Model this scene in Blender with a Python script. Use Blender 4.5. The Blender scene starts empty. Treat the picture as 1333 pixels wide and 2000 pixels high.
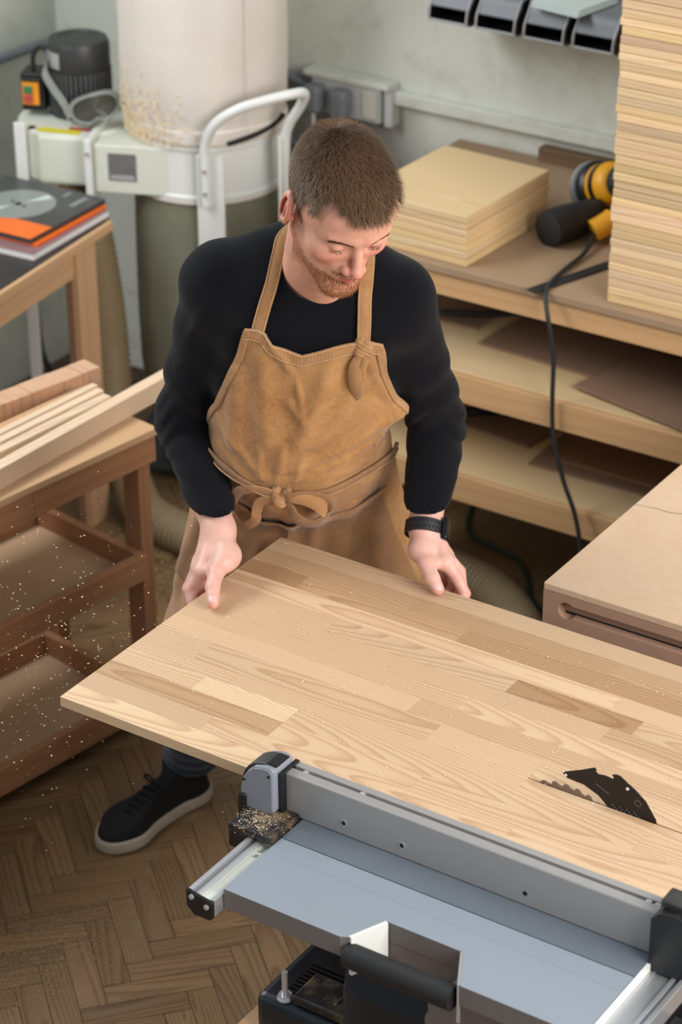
import bpy, bmesh, math, random
import numpy as np
from math import pi, sin, cos, radians as R
from mathutils import Vector, Matrix

# ------------------------------------------------------------------ camera, world, light, exposure
SC = bpy.context.scene
COL = SC.collection
cam_d = bpy.data.cameras.new('camera'); cam = bpy.data.objects.new('camera', cam_d); COL.objects.link(cam)
SC.camera = cam
cam_d.sensor_width = 36.0; cam_d.lens = 88.88; cam_d.clip_end = 60
_th, _roll, _az = 0.5007524, -0.00699744, -0.58877298
_F = Vector((sin(_az)*cos(_th), cos(_az)*cos(_th), -sin(_th)))
_r = _F.cross(Vector((0, 0, 1))).normalized(); _u = _r.cross(_F)
_r2 = cos(_roll)*_r + sin(_roll)*_u; _u2 = -sin(_roll)*_r + cos(_roll)*_u
cam.matrix_world = Matrix(((_r2.x, _u2.x, -_F.x, 0), (_r2.y, _u2.y, -_F.y, 0), (_r2.z, _u2.z, -_F.z, 3.1), (0, 0, 0, 1)))
cam_d.dof.use_dof = True; cam_d.dof.focus_distance = 3.95; cam_d.dof.aperture_fstop = 5.0

W = bpy.data.worlds.new('sky'); SC.world = W; W.use_nodes = True
W.node_tree.nodes['Background'].inputs[0].default_value = (0.84, 0.91, 1.0, 1)
W.node_tree.nodes['Background'].inputs[1].default_value = 0.47

def window_light(name, loc, target, sx, sy, power, col):
    l = bpy.data.lights.new(name, 'AREA'); l.shape = 'RECTANGLE'; l.size = sx; l.size_y = sy
    l.energy = power; l.color = col
    o = bpy.data.objects.new(name, l); COL.objects.link(o); o.location = loc
    o.rotation_euler = (Vector(target)-Vector(loc)).to_track_quat('-Z', 'Y').to_euler()
    return o
# tall windows of the workshop: one wall of glass to the right, a smaller one to the left, both out of frame
window_light('window_light_right', (1.2, 2.3, 2.7), (-2.4, 3.3, 0.9), 2.4, 1.8, 165, (1.0, 0.95, 0.90))
window_light('window_light_left', (-4.24, 3.0, 2.55), (-2.3, 3.5, 0.8), 1.9, 1.3, 84, (0.96, 0.98, 1.0))
SC.view_settings.view_transform = 'Standard'; SC.view_settings.look = 'None'
SC.view_settings.exposure = 0.0; SC.view_settings.gamma = 1.0; SC.view_settings.use_curve_mapping = False

# ------------------------------------------------------------------ materials
def lin(r, g, b):
    f = lambda c: ((c/255.0+0.055)/1.055)**2.4 if c > 10 else c/255.0/12.92
    return (f(r), f(g), f(b), 1)
class NT:
    def __init__(s, name):
        s.m = bpy.data.materials.new(name); s.m.use_nodes = True
        s.t = s.m.node_tree; s.b = s.t.nodes['Principled BSDF']
    def n(s, typ, **kw):
        nd = s.t.nodes.new(typ)
        for k, v in kw.items():
            if k.startswith('i_'):
                nd.inputs[k[2:].replace('_', ' ')].default_value = v
            else: setattr(nd, k, v)
        return nd
    def l(s, a, b): s.t.links.new(a, b)
    def math(s, op, a, b=None, c=None):
        nd = s.t.nodes.new('ShaderNodeMath'); nd.operation = op
        for i, v in enumerate((a, b, c)):
            if v is None: continue
            if isinstance(v, (int, float)): nd.inputs[i].default_value = v
            else: s.l(v, nd.inputs[i])
        return nd.outputs[0]
    def mix(s, fac, a, b, mode='MIX'):
        nd = s.t.nodes.new('ShaderNodeMix'); nd.data_type = 'RGBA'; nd.blend_type = mode; nd.clamp_factor = True
        for k, v in ((0, fac), (6, a), (7, b)):
            if isinstance(v, (int, float)): nd.inputs[k].default_value = v
            elif isinstance(v, tuple): nd.inputs[k].default_value = v
            else: s.l(v, nd.inputs[k])
        return nd.outputs[2]
    def ramp(s, fac, stops):
        nd = s.t.nodes.new('ShaderNodeValToRGB'); e = nd.color_ramp.elements
        while len(e) < len(stops): e.new(0.5)
        for i, (p, c) in enumerate(stops): e[i].position = p; e[i].color = c
        s.l(fac, nd.inputs[0]); return nd.outputs[0]
    def bump(s, h, strength=0.3, dist=0.001):
        nd = s.t.nodes.new('ShaderNodeBump'); nd.inputs['Strength'].default_value = strength
        nd.inputs['Distance'].default_value = dist; s.l(h, nd.inputs['Height']); s.l(nd.outputs[0], s.b.inputs['Normal'])

def coords(t, scale=(1, 1, 1), rnd=0.0):
    tc = t.n('ShaderNodeTexCoord'); mp = t.n('ShaderNodeMapping'); mp.inputs['Scale'].default_value = scale
    t.l(tc.outputs['Object'], mp.inputs[0])
    if rnd:
        oi = t.n('ShaderNodeObjectInfo'); v = t.n('ShaderNodeCombineXYZ')
        for k, f in enumerate((17.3, 41.7, 73.1)):
            t.l(t.math('MULTIPLY', oi.outputs['Random'], f*rnd), v.inputs[k])
        t.l(v.outputs[0], mp.inputs['Location'])
    return mp.outputs[0]
def noise(t, vec, scale, detail=3, rough=0.55, dist=0.0):
    nd = t.n('ShaderNodeTexNoise'); nd.inputs['Scale'].default_value = scale; nd.inputs['Detail'].default_value = detail
    nd.inputs['Roughness'].default_value = rough; nd.inputs['Distortion'].default_value = dist
    t.l(vec, nd.inputs['Vector']); return nd.outputs['Fac']

def plain(name, col, rough=0.5, metal=0.0, var=0.12, nscale=30, bump=0.0, spec=0.5, dirt=None, dirt_amt=0.5, coat=0):
    t = NT(name); v = coords(t)
    n1 = noise(t, v, nscale, 4)
    d = tuple(c*(1-var) for c in col[:3])+(1,); h = tuple(min(1, c*(1+var)) for c in col[:3])+(1,)
    c = t.mix(n1, d, h)
    if dirt:
        n2 = noise(t, v, nscale*0.35, 5, 0.7)
        f = t.ramp(n2, [(0.48, (0, 0, 0, 1)), (0.75, (dirt_amt,)*3+(1,))])
        c = t.mix(f, c, dirt)
    t.l(c, t.b.inputs['Base Color'])
    t.b.inputs['Roughness'].default_value = rough; t.b.inputs['Metallic'].default_value = metal
    t.b.inputs['Specular IOR Level'].default_value = spec
    if coat: t.b.inputs['Coat Weight'].default_value = coat
    if bump: t.bump(n1, bump, 0.002)
    return t.m

def wood(name, light, dark, axis=0, spacing=0.005, tone=0.25, rough=0.6, ring_amt=0.8, fibre=0.25, blotch=None, spread=0.14, tilt=0.08):
    """log-shaped growth rings cut by the piece, so flat faces show straight and cathedral grain; obj.color tints each piece"""
    t = NT(name); tc = t.n('ShaderNodeTexCoord'); sp = t.n('ShaderNodeSeparateXYZ'); t.l(tc.outputs['Object'], sp.inputs[0])
    oi = t.n('ShaderNodeObjectInfo'); rnd = oi.outputs['Random']
    x = sp.outputs[axis]; y = sp.outputs[(axis+1) % 3]; z = sp.outputs[(axis+2) % 3]
    r2 = t.math('FRACT', t.math('MULTIPLY', rnd, 37.77)); r3 = t.math('FRACT', t.math('MULTIPLY', rnd, 91.13))
    vv = t.n('ShaderNodeCombineXYZ')
    t.l(t.math('ADD', t.math('MULTIPLY', x, 2.2), t.math('MULTIPLY', rnd, 50.0)), vv.inputs[0])
    t.l(t.math('MULTIPLY', y, 9.0), vv.inputs[1]); t.l(t.math('MULTIPLY', z, 9.0), vv.inputs[2])
    dn = noise(t, vv.outputs[0], 1.0, 2, 0.5)
    yy = t.math('ADD', t.math('ADD', y, t.math('MULTIPLY', t.math('SUBTRACT', rnd, 0.5), spread)), t.math('MULTIPLY', x, t.math('MULTIPLY', t.math('SUBTRACT', r3, 0.5), tilt)))
    zz = t.math('ADD', t.math('ADD', z, t.math('MULTIPLY', t.math('ADD', r2, 0.12), 0.07)), t.math('MULTIPLY', x, t.math('MULTIPLY', t.math('SUBTRACT', r2, 0.5), tilt)))
    rr = t.math('SQRT', t.math('ADD', t.math('MULTIPLY', yy, yy), t.math('MULTIPLY', zz, zz)))
    rr = t.math('ADD', rr, t.math('MULTIPLY', dn, 0.014))
    fr = t.math('FRACT', t.math('MULTIPLY', rr, 1.0/spacing))
    ring = t.ramp(fr, [(0.0, (0.05,)*3+(1,)), (0.45, (0.18,)*3+(1,)), (0.86, (1, 1, 1, 1)), (0.97, (0.1,)*3+(1,))])
    v2 = t.n('ShaderNodeCombineXYZ')
    t.l(t.math('ADD', t.math('MULTIPLY', x, 12.0), t.math('MULTIPLY', rnd, 90.0)), v2.inputs[0])
    t.l(t.math('MULTIPLY', y, 420.0), v2.inputs[1]); t.l(t.math('MULTIPLY', z, 420.0), v2.inputs[2])
    fb = noise(t, v2.outputs[0], 1.0, 2, 0.6)
    c = t.mix(t.math('MULTIPLY', ring, ring_amt), light, dark)
    c = t.mix(t.math('MULTIPLY', fb, fibre), c, dark)
    if blotch:
        b = noise(t, coords(t), 3.5, 5, 0.65)
        c = t.mix(t.ramp(b, [(0.45, (0, 0, 0, 1)), (0.72, (blotch[1],)*3+(1,))]), c, blotch[0])
    br = t.math('ADD', 1.0-tone/2, t.math('MULTIPLY', r3, tone))
    cb = t.n('ShaderNodeCombineXYZ')
    for k in range(3): t.l(br, cb.inputs[k])
    c = t.mix(1.0, c, cb.outputs[0], 'MULTIPLY'); c = t.mix(1.0, c, oi.outputs['Color'], 'MULTIPLY')
    t.l(c, t.b.inputs['Base Color']); t.b.inputs['Roughness'].default_value = rough
    t.b.inputs['Specular IOR Level'].default_value = 0.35
    t.bump(fb, 0.12, 0.0005)
    return t.m

M = {}
M['pine'] = wood('pine', lin(210, 184, 152), lin(168, 126, 92), 0, 0.0036, 0.06, 0.5, 0.60, 0.25, None, 0.16, 0.10)
M['pine_end'] = wood('pine_edge', lin(205, 158, 104), lin(160, 108, 62), 0, 0.004, 0.10, 0.6, 0.6, 0.3)
M['pine_stack'] = wood('pine_stack', lin(226, 202, 164), lin(194, 152, 104), 0, 0.008, 0.12, 0.6, 0.5, 0.2)
M['pine_pale'] = wood('pine_planed', lin(230, 208, 178), lin(196, 150, 118), 1, 0.007, 0.12, 0.6, 0.55, 0.2, None, 0.16, 0.12)  # paler pine of the planks on the cart
M['birch'] = wood('birch_ply', lin(206, 168, 128), lin(178, 132, 92), 1, 0.03, 0.06, 0.6, 0.3, 0.15)
M['birch_x'] = wood('birch_ply_along', lin(206, 166, 120), lin(176, 130, 86), 0, 0.03, 0.06, 0.6, 0.3, 0.15)
M['birch_v'] = wood('birch_ply_upright', lin(204, 164, 124), lin(172, 128, 90), 2, 0.03, 0.06, 0.6, 0.3, 0.15)
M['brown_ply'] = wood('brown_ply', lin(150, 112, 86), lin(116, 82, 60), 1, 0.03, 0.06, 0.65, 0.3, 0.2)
M['tray_ply'] = plain('tray_ply', lin(186, 154, 122), 0.7, var=0.10, nscale=6)
M['mdf'] = plain('mdf', lin(132, 104, 84), 0.75, var=0.06, nscale=12)
M['mdf_dust'] = plain('bench_board', lin(158, 132, 104), 0.75, var=0.10, nscale=5, dirt=lin(182, 166, 140), dirt_amt=0.5)
M['shelf_top'] = plain('shelf_board', lin(204, 176, 132), 0.7, var=0.10, nscale=4, dirt=lin(222, 206, 172), dirt_amt=0.7)
M['old_batten'] = wood('old_batten', lin(128, 104, 78), lin(100, 80, 58), 0, 0.01, 0.1, 0.7)
M['plank_floor'] = wood('parquet', lin(142, 114, 80), lin(92, 66, 42), 0, 0.0072, 0.22, 0.45, 0.75, 0.45, (lin(150, 130, 98), 0.3), 0.10, 0.10)
M['floor_joint'] = plain('floor_joint', lin(70, 52, 38), 0.8)
M['alu'] = plain('brushed_aluminium', lin(166, 164, 162), 0.42, 0.35, 0.05, 60)
M['alu_bright'] = plain('bright_aluminium', lin(206, 208, 210), 0.3, 0.75, 0.04, 60)
M['table'] = plain('machined_table', lin(150, 160, 170), 0.38, 0.25, 0.06, 5, dirt=lin(160, 168, 176), dirt_amt=0.4)
M['table2'] = plain('machined_table_dark', lin(122, 131, 142), 0.28, 0.4, 0.08, 7, dirt=lin(150, 158, 166), dirt_amt=0.3)
M['grey_cast'] = plain('grey_cast_side', lin(124, 118, 116), 0.5, 0.25, 0.05, 40)
M['grey_plastic'] = plain('grey_plastic', lin(134, 138, 148), 0.38, 0.0, 0.03, 40)
M['black_plastic'] = plain('black_plastic', lin(22, 22, 24), 0.38, 0.0, 0.2, 40)
M['black_dusty'] = plain('dusty_black_plastic', lin(24, 24, 27), 0.4, 0.0, 0.2, 60, dirt=lin(150, 126, 100), dirt_amt=0.75)
M['blue_black'] = plain('blue_black_plastic', lin(10, 24, 36), 0.35, 0.0, 0.3, 40, dirt=lin(70, 80, 86), dirt_amt=0.25)
M['rubber'] = plain('rubber', lin(26, 26, 27), 0.62, 0.0, 0.15, 120, bump=0.3)
M['chrome'] = plain('chrome', lin(200, 200, 204), 0.25, 0.5, 0.03)
M['steel'] = plain('blade_steel', lin(134, 122, 112), 0.38, 0.7, 0.08, 90)
M['knife'] = plain('blackened_steel', lin(34, 33, 34), 0.35, 0.4, 0.2, 60)
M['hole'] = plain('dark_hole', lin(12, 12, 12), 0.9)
M['white_paint'] = plain('white_enamel', lin(212, 216, 204), 0.4, 0.0, 0.03, 10, dirt=lin(196, 196, 168), dirt_amt=0.5)
M['white_gloss'] = plain('white_tube', lin(222, 224, 220), 0.3, 0.0, 0.02)
M['motor'] = plain('motor_grey', lin(100, 102, 104), 0.5, 0.2, 0.12, 40, dirt=lin(120, 108, 90), dirt_amt=0.5)
M['motor_cap'] = plain('motor_cap', lin(48, 50, 50), 0.45, 0.0, 0.15, 30, dirt=lin(88, 84, 76), dirt_amt=0.4)
M['label_grey'] = plain('label_plate', lin(172, 174, 176), 0.4, 0.2, 0.05)
M['label_dark'] = plain('label_print', lin(110, 108, 108), 0.5, 0.0, 0.35, 120)
M['yellow'] = plain('yellow_sticker', lin(214, 200, 30), 0.5)
M['orange'] = plain('orange_plastic', lin(226, 146, 30), 0.45)
M['green'] = plain('green_button', lin(60, 122, 76), 0.45)
M['red'] = plain('red_button', lin(176, 70, 68), 0.45)
M['cloth_bag'] = plain('filter_cloth', lin(218, 211, 203), 0.85, 0.0, 0.05, 9, bump=0.15, dirt=lin(208, 196, 168), dirt_amt=0.6)
M['lower_bag'] = plain('sawdust_bag_film', lin(122, 122, 104), 0.5, 0.0, 0.14, 12, dirt=lin(146, 138, 112), dirt_amt=0.7)
M['hose'] = plain('ribbed_hose', lin(146, 128, 96), 0.55, 0.0, 0.08, 20)
M['hose_clear'] = plain('clear_ribbed_hose', lin(158, 144, 112), 0.4, 0.0, 0.08, 20)
M['dark_green'] = plain('dark_green_cable', lin(24, 58, 46), 0.5)
M['black_cable'] = plain('black_cable', lin(34, 38, 40), 0.5)
M['grey_cable'] = plain('grey_cable', lin(112, 118, 128), 0.5)
M['white_cable'] = plain('white_cable', lin(206, 202, 192), 0.5)
M['socket'] = plain('socket_plastic', lin(196, 198, 196), 0.45)
M['plug'] = plain('plug_grey', lin(124, 128, 134), 0.45)
M['bin_grey'] = plain('bin_grey', lin(96, 102, 108), 0.4, 0.0, 0.06, 20)
M['bin_rim'] = plain('bin_rim', lin(158, 160, 162), 0.4, 0.0, 0.06, 20)
M['film'] = plain('plastic_sleeve', lin(196, 208, 206), 0.3, 0.0, 0.08, 30)
M['sander_yellow'] = plain('sander_yellow', lin(226, 160, 28), 0.4)
M['goggle'] = plain('goggle_frame', lin(140, 146, 140), 0.4)
M['goggle_lens'] = plain('dusty_goggle_lens', lin(104, 104, 94), 0.25)
M['paper_white'] = plain('paper_white', lin(232, 232, 230), 0.5, 0.0, 0.02)
M['paper_dark'] = plain('cover_charcoal', lin(62, 64, 66), 0.3, 0.0, 0.08)
M['paper_orange'] = plain('cover_orange', lin(240, 112, 30), 0.35, 0.0, 0.03)
M['paper_pink'] = plain('cover_mauve', lin(140, 108, 110), 0.4, 0.0, 0.05)
M['print_disc'] = plain('printed_blade', lin(136, 142, 140), 0.28, 0.0, 0.06, 14)
M['print_light'] = plain('printed_glint', lin(202, 214, 212), 0.3)
M['mat_black'] = plain('black_mat', lin(38, 36, 38), 0.4)
M['sawdust'] = plain('sawdust', lin(232, 212, 174), 0.8, 0.0, 0.15, 300)
M['sawdust_floor'] = plain('trodden_sawdust', lin(176, 150, 108), 0.9, 0.0, 0.2, 300)
M['beam_wood'] = plain('dusty_end_blocks', lin(206, 164, 132), 0.7, 0.0, 0.12, 26, dirt=lin(158, 140, 118), dirt_amt=0.7)
M['cart_leg'] = wood('cart_leg', lin(160, 116, 82), lin(124, 84, 56), 2, 0.03, 0.06, 0.65, 0.35, 0.2)
M['wall'] = None
def wall_mat():
    t = NT('wall_plaster'); v = coords(t)
    n1 = noise(t, v, 1.6, 5, 0.6); n2 = noise(t, v, 14, 5, 0.65); n3 = noise(t, v, 0.7, 2)
    c = t.mix(n1, lin(206, 210, 199), lin(226, 228, 219))
    c = t.mix(t.ramp(n2, [(0.5, (0, 0, 0, 1)), (0.78, (0.45,)*3+(1,))]), c, lin(172, 166, 150))
    # shade behind the filter bag, painted into the lower wall left of the sockets
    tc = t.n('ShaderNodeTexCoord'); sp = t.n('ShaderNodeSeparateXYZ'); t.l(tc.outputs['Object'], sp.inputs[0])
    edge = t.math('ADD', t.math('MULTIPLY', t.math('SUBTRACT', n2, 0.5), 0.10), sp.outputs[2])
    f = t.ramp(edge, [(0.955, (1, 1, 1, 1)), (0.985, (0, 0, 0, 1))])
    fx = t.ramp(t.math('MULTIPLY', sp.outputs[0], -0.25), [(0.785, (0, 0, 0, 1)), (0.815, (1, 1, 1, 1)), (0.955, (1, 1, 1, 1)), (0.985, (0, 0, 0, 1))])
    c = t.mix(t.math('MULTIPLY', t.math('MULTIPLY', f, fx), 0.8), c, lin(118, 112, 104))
    t.l(c, t.b.inputs['Base Color']); t.b.inputs['Roughness'].default_value = 0.85
    t.bump(n2, 0.25, 0.004); return t.m
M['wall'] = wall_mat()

# ------------------------------------------------------------------ mesh helpers
class MB:
    def __init__(s): s.v = []; s.f = []; s.mi = []; s.cur = 0
    def add(s, vs, fs):
        o = len(s.v); s.v += [tuple(p) for p in vs]; s.f += [tuple(i+o for i in f) for f in fs]; s.mi += [s.cur]*len(fs); return s
    def box(s, x0, x1, y0, y1, z0, z1):
        vs = [(x, y, z) for z in (z0, z1) for y in (y0, y1) for x in (x0, x1)]
        return s.add(vs, [(0, 2, 3, 1), (4, 5, 7, 6), (0, 1, 5, 4), (2, 6, 7, 3), (0, 4, 6, 2), (1, 3, 7, 5)])
    def obox(s, c, ax, ay, az, hx, hy, hz):
        c, ax, ay, az = map(Vector, (c, ax, ay, az))
        vs = [c+ax*(hx*i)+ay*(hy*j)+az*(hz*k) for k in (-1, 1) for j in (-1, 1) for i in (-1, 1)]
        return s.add(vs, [(0, 2, 3, 1), (4, 5, 7, 6), (0, 1, 5, 4), (2, 6, 7, 3), (0, 4, 6, 2), (1, 3, 7, 5)])
    def prism(s, poly, d, o=(0, 0, 0), u=(1, 0, 0), v=(0, 1, 0)):
        """poly of (a,b) in axes u,v, extruded by vector d"""
        o, u, v, d = map(Vector, (o, u, v, d)); n = len(poly)
        a = [o+u*p[0]+v*p[1] for p in poly]; b = [p+d for p in a]
        if u.cross(v).dot(d) < 0: a, b = b, a
        return s.add(a+b, [tuple(range(n-1, -1, -1)), tuple(range(n, 2*n))]+[(i, (i+1) % n, n+(i+1) % n, n+i) for i in range(n)])
    def cyl(s, a, b, r0, r1=None, n=24, cap=True):
        r1 = r0 if r1 is None else r1; a, b = Vector(a), Vector(b); d = (b-a).normalized()
        p = d.orthogonal().normalized(); q = d.cross(p)
        vs = [a+(p*cos(2*pi*i/n)+q*sin(2*pi*i/n))*r0 for i in range(n)]+[b+(p*cos(2*pi*i/n)+q*sin(2*pi*i/n))*r1 for i in range(n)]
        fs = [(i, (i+1) % n, n+(i+1) % n, n+i) for i in range(n)]
        if cap: fs += [tuple(range(n-1, -1, -1)), tuple(range(n, 2*n))]
        return s.add(vs, fs)
    def lathe(s, prof, c=(0, 0, 0), n=40, ax=(0, 0, 1), fn=None):
        ax = Vector(ax).normalized(); p = ax.orthogonal().normalized() if abs(ax.z) < 0.99 else Vector((1, 0, 0)); q = ax.cross(p); c = Vector(c)
        vs = []
        for j, (r, z) in enumerate(prof):
            for i in range(n):
                a = 2*pi*i/n; rr = r*(fn(a, z) if fn else 1)
                vs.append(c+ax*z+(p*cos(a)+q*sin(a))*rr)
        fs = [(j*n+i, j*n+(i+1) % n, (j+1)*n+(i+1) % n, (j+1)*n+i) for j in range(len(prof)-1) for i in range(n)]
        return s.add(vs, fs)
    def tube(s, pts, r, n=10, cap=True, smooth=True):
        P = [Vector(p) for p in pts]
        if smooth and len(P) > 2: P = catmull(P)
        rr = r if callable(r) else (lambda t: r)
        vs = []; m = len(P); T = (P[1]-P[0]).normalized(); U = T.orthogonal().normalized()
        for i, p in enumerate(P):
            T = (P[min(i+1, m-1)]-P[max(i-1, 0)]).normalized(); U = (U-T*U.dot(T)).normalized(); V = T.cross(U); q = rr(i/(m-1))
            vs += [p+(U*cos(2*pi*k/n)+V*sin(2*pi*k/n))*q for k in range(n)]
        fs = [(i*n+k, i*n+(k+1) % n, (i+1)*n+(k+1) % n, (i+1)*n+k) for i in range(m-1) for k in range(n)]
        if cap: fs += [tuple(range(n-1, -1, -1)), tuple(range((m-1)*n, m*n))]
        return s.add(vs, fs)
    def obj(s, name, mat, parent=None, bevel=0.0, seg=1, smooth=False, color=None):
        me = bpy.data.meshes.new(name); me.from_pydata([tuple(p) for p in s.v], [], s.f)
        mats = mat if isinstance(mat, (list, tuple)) else [mat]
        for m in mats: me.materials.append(M[m] if isinstance(m, str) else m)
        if len(mats) > 1: me.polygons.foreach_set('material_index', s.mi)
        if smooth: me.polygons.foreach_set('use_smooth', [True]*len(me.polygons))
        me.update()
        o = bpy.data.objects.new(name, me); COL.objects.link(o)
        if parent: o.parent = parent
        if bevel:
            b = o.modifiers.new('bevel', 'BEVEL'); b.width = bevel; b.segments = seg; b.limit_method = 'ANGLE'; b.angle_limit = R(40)
        if smooth and not bevel:
            try:
                md = o.modifiers.new('split', 'EDGE_SPLIT'); md.split_angle = R(38)
            except Exception: pass
        if color: o.color = tuple(color)+(1,)
        return o
def catmull(P, k=8):
    out = []
    for i in range(len(P)-1):
        a = P[max(i-1, 0)]; b = P[i]; c = P[i+1]; d = P[min(i+2, len(P)-1)]
        for j in range(k):
            t = j/k; out.append(0.5*((2*b)+(c-a)*t+(2*a-5*b+4*c-d)*t*t+(3*b-a-3*c+d)*t**3))
    out.append(P[-1]); return out
def empty(name, label, cat, loc=(0, 0, 0), rz=0.0, group=None):
    o = bpy.data.objects.new(name, None); COL.objects.link(o); o.location = loc; o.rotation_euler = (0, 0, rz)
    o.empty_display_size = 0.05
    o['label'] = label; o['category'] = cat
    if group: o['group'] = group
    return o
def tag(o, label, cat, group=None, kind=None):
    o['label'] = label; o['category'] = cat
    if group: o['group'] = group
    if kind: o['kind'] = kind
    return o
def struct(o): o['kind'] = 'structure'; return o
def link_mesh(name, me, parent, loc=(0, 0, 0), rot=(0, 0, 0), color=None, scale=(1, 1, 1)):
    o = bpy.data.objects.new(name, me); COL.objects.link(o); o.parent = parent
    o.location = loc; o.rotation_euler = rot; o.scale = scale
    if color: o.color = tuple(color)+(1,)
    return o
rng = random.Random(7)

# ------------------------------------------------------------------ the room
WX, WY = -4.34, 5.12
floor = struct(MB().box(WX, 1.5, -1.0, WY, -0.06, -0.004).obj('floor', 'floor_joint'))
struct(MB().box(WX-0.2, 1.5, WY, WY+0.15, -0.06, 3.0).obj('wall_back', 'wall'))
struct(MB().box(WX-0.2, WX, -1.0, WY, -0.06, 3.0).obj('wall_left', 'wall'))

PW, PL = 0.0545, 0.205
def plank_mesh():
    return MB().box(-PL/2+0.0006, PL/2-0.0006, -PW/2+0.0006, PW/2-0.0006, -0.004, 0).obj('plank', 'plank_floor', floor, bevel=0.0006)
first = plank_mesh(); pl_mesh = first.data
spots = []
ang = R(48.5); ca, sa = cos(ang), sin(ang); ox, oy = -2.446, 2.86
for m_ in range(-14, 15):
    for k in range(-80, 81):
        bu = k*PW+m_*(PL-PW); bv = k*PW-m_*(PL+PW)
        for (u, v, rot) in ((bu+PL/2, bv+PW/2, 0), (bu+PW/2, bv+PW+PL/2, pi/2)):
            x = ox+ca*u-sa*v; y = oy+sa*u+ca*v
            if WX+0.11 < x < 1.2 and -0.8 < y < WY-0.11: spots.append((x, y, ang+rot))
# the visible stretches of floor: bottom left of the frame, under the carts, behind the man
def seen(x, y):
    return (y > 2.2 and y < 3.9 and x < -1.75 and x > -3.1 and x + 0.9*(y-2.2) < -0.72) or (-3.4 < x < -1.9 and 3.9 <= y < 4.9)
near = [s for s in spots if seen(s[0], s[1])]
near.sort(key=lambda s: (s[0]+2.45)**2+(s[1]-3.0)**2)
near_set = set(near[:298]); rest = [s for s in spots if s not in near_set]
md = first.modifiers
first.location = (near[0][0], near[0][1], 0); first.rotation_euler = (0, 0, near[0][2])
def ftone():
    g = rng.uniform(0.86, 1.12); return (g, g*rng.uniform(0.96, 1.02), g*rng.uniform(0.92, 1.02))
first.color = ftone()+(1,)
for s in near[1:298]:
    o = first.copy(); COL.objects.link(o); o.location = (s[0], s[1], rng.uniform(-0.0003, 0.0003)); o.rotation_euler = (0, 0, s[2]); o.color = ftone()+(1,)
mb = MB()
for s in rest:
    c_, s_ = cos(s[2]), sin(s[2])
    mb.obox((s[0], s[1], -0.002), (c_, s_, 0), (-s_, c_, 0), (0, 0, 1), PL/2-0.0006, PW/2-0.0006, 0.002)
o = mb.obj('parquet_beyond', 'plank_floor', floor); o['kind'] = 'stuff'

# cable trunking along the back wall, with sagging dusty top
struct(MB().box(-3.26, -1.2, WY-0.028, WY, 0.958, 0.992).obj('trim_1', 'wall', None, 0.003, 2))
struct(MB().tube([(WX+0.02, 3.9, 0.93), (WX+0.02, 4.3, 0.925), (WX+0.02, 4.7, 0.95), (WX+0.02, 5.09, 0.935)], 0.012).obj('trim_2', 'grey_cable', None, smooth=True))

# ------------------------------------------------------------------ pine panel being sawn (staves glued edge to edge)
panel = empty('glued_board', 'large edge-glued pine panel lying on the table saw, held at two edges by the man', 'wood panel', (-2.25, 2.562, 0.902))
N_R = 14; DW = 0.616/N_R; YK = 2.771-2.562
bounds = [i*DW for i in range(N_R+1)]
bounds[5] = YK   # the saw cut runs along this glue line
fixed = {0: [(0.0, .40, 1.16), (.40, .93, 1.03), (.93, 1.5, .98)], 1: [(0.0, .24, .98), (.24, .78, 1.02), (.78, 1.5, 1.06)],
         2: [(0.0, .34, .84), (.34, .60, 1.05), (.60, 1.5, .99)], 3: [(0, .16, 1.04), (.16, .34, 1.18), (.34, .95, 1.0), (.95, 1.5, .98)],
         4: [(0, .2, 1.03), (.2, .62, 1.0), (.62, .735, 1.02), (.735, 1.5, 1.02)], 5: [(0, .11, 1.0), (.11, .55, .98), (.55, .735, 1.03), (.735, 1.5, 1.04)],
         9: [(0, .24, 1.0), (.24, .585, 1.0), (.585, .81, .74), (.81, 1.5, .98)], 12: [(0, .32, .86), (.32, .70, .84), (.70, 1.5, .88)],
         13: [(0, .42, .97), (.42, .9, 1.0), (.9, 1.5, .95)], 10: [(0, .75, 1.1), (.75, 1.5, 1.08)], 11: [(0, .12, .74), (.12, .44, .86), (.44, .95, .80), (.95, 1.5, 1.06)]}
for i in range(N_R):
    y0, y1 = bounds[i], bounds[i+1]
    segs = fixed.get(i)
    if segs is None:
        segs = []; x = 0
        while x < 1.5:
            L = rng.uniform(0.16, 0.6); x2 = min(1.5, x+L)
            if 1.5-x2 < 0.1: x2 = 1.5
            g = rng.choice([1.04, 1.0, .95, .9, 1.1, .98]); segs.append((x, x2, g)); x = x2
    for (x0, x1, g) in segs:
        g = 1+(g-1)*1.35
        w = y1-y0
        a0 = y0 + (0.0014 if (i == 5 and x1 > 0.76) else 0.0); a1 = y1 - (0.0014 if (i == 4 and x1 > 0.76) else 0.0)
        L = x1-x0
        ys0, ys1 = a0-(y0+y1)/2+0.00008, a1-(y0+y1)/2-0.00008
        o = MB().box(-L/2+0.00008, L/2-0.00008, ys0, ys1, 0, 0.018).obj('stave', 'pine', panel, bevel=0.0003)
        o.location = ((x0+x1)/2, (y0+y1)/2, 0)
        warm = 1.0-0.35*max(0, 1-g)
        o.color = (min(1.2, g*1.0+.02), g*warm, g*(warm-0.02-max(0, 1-g)*0.45), 1)

# ------------------------------------------------------------------ table saw
saw = empty('table_saw', 'grey and black table saw with an aluminium rip fence under the pine panel', 'table saw', (-1.47, 2.66, 0.0))
def S(mb, *a, **k):   # geometry given in world axes, stored relative to the saw
    mb.v = [(x+1.47, y-2.66, z) for x, y, z in mb.v]; return mb.obj(*a, **k)
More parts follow.
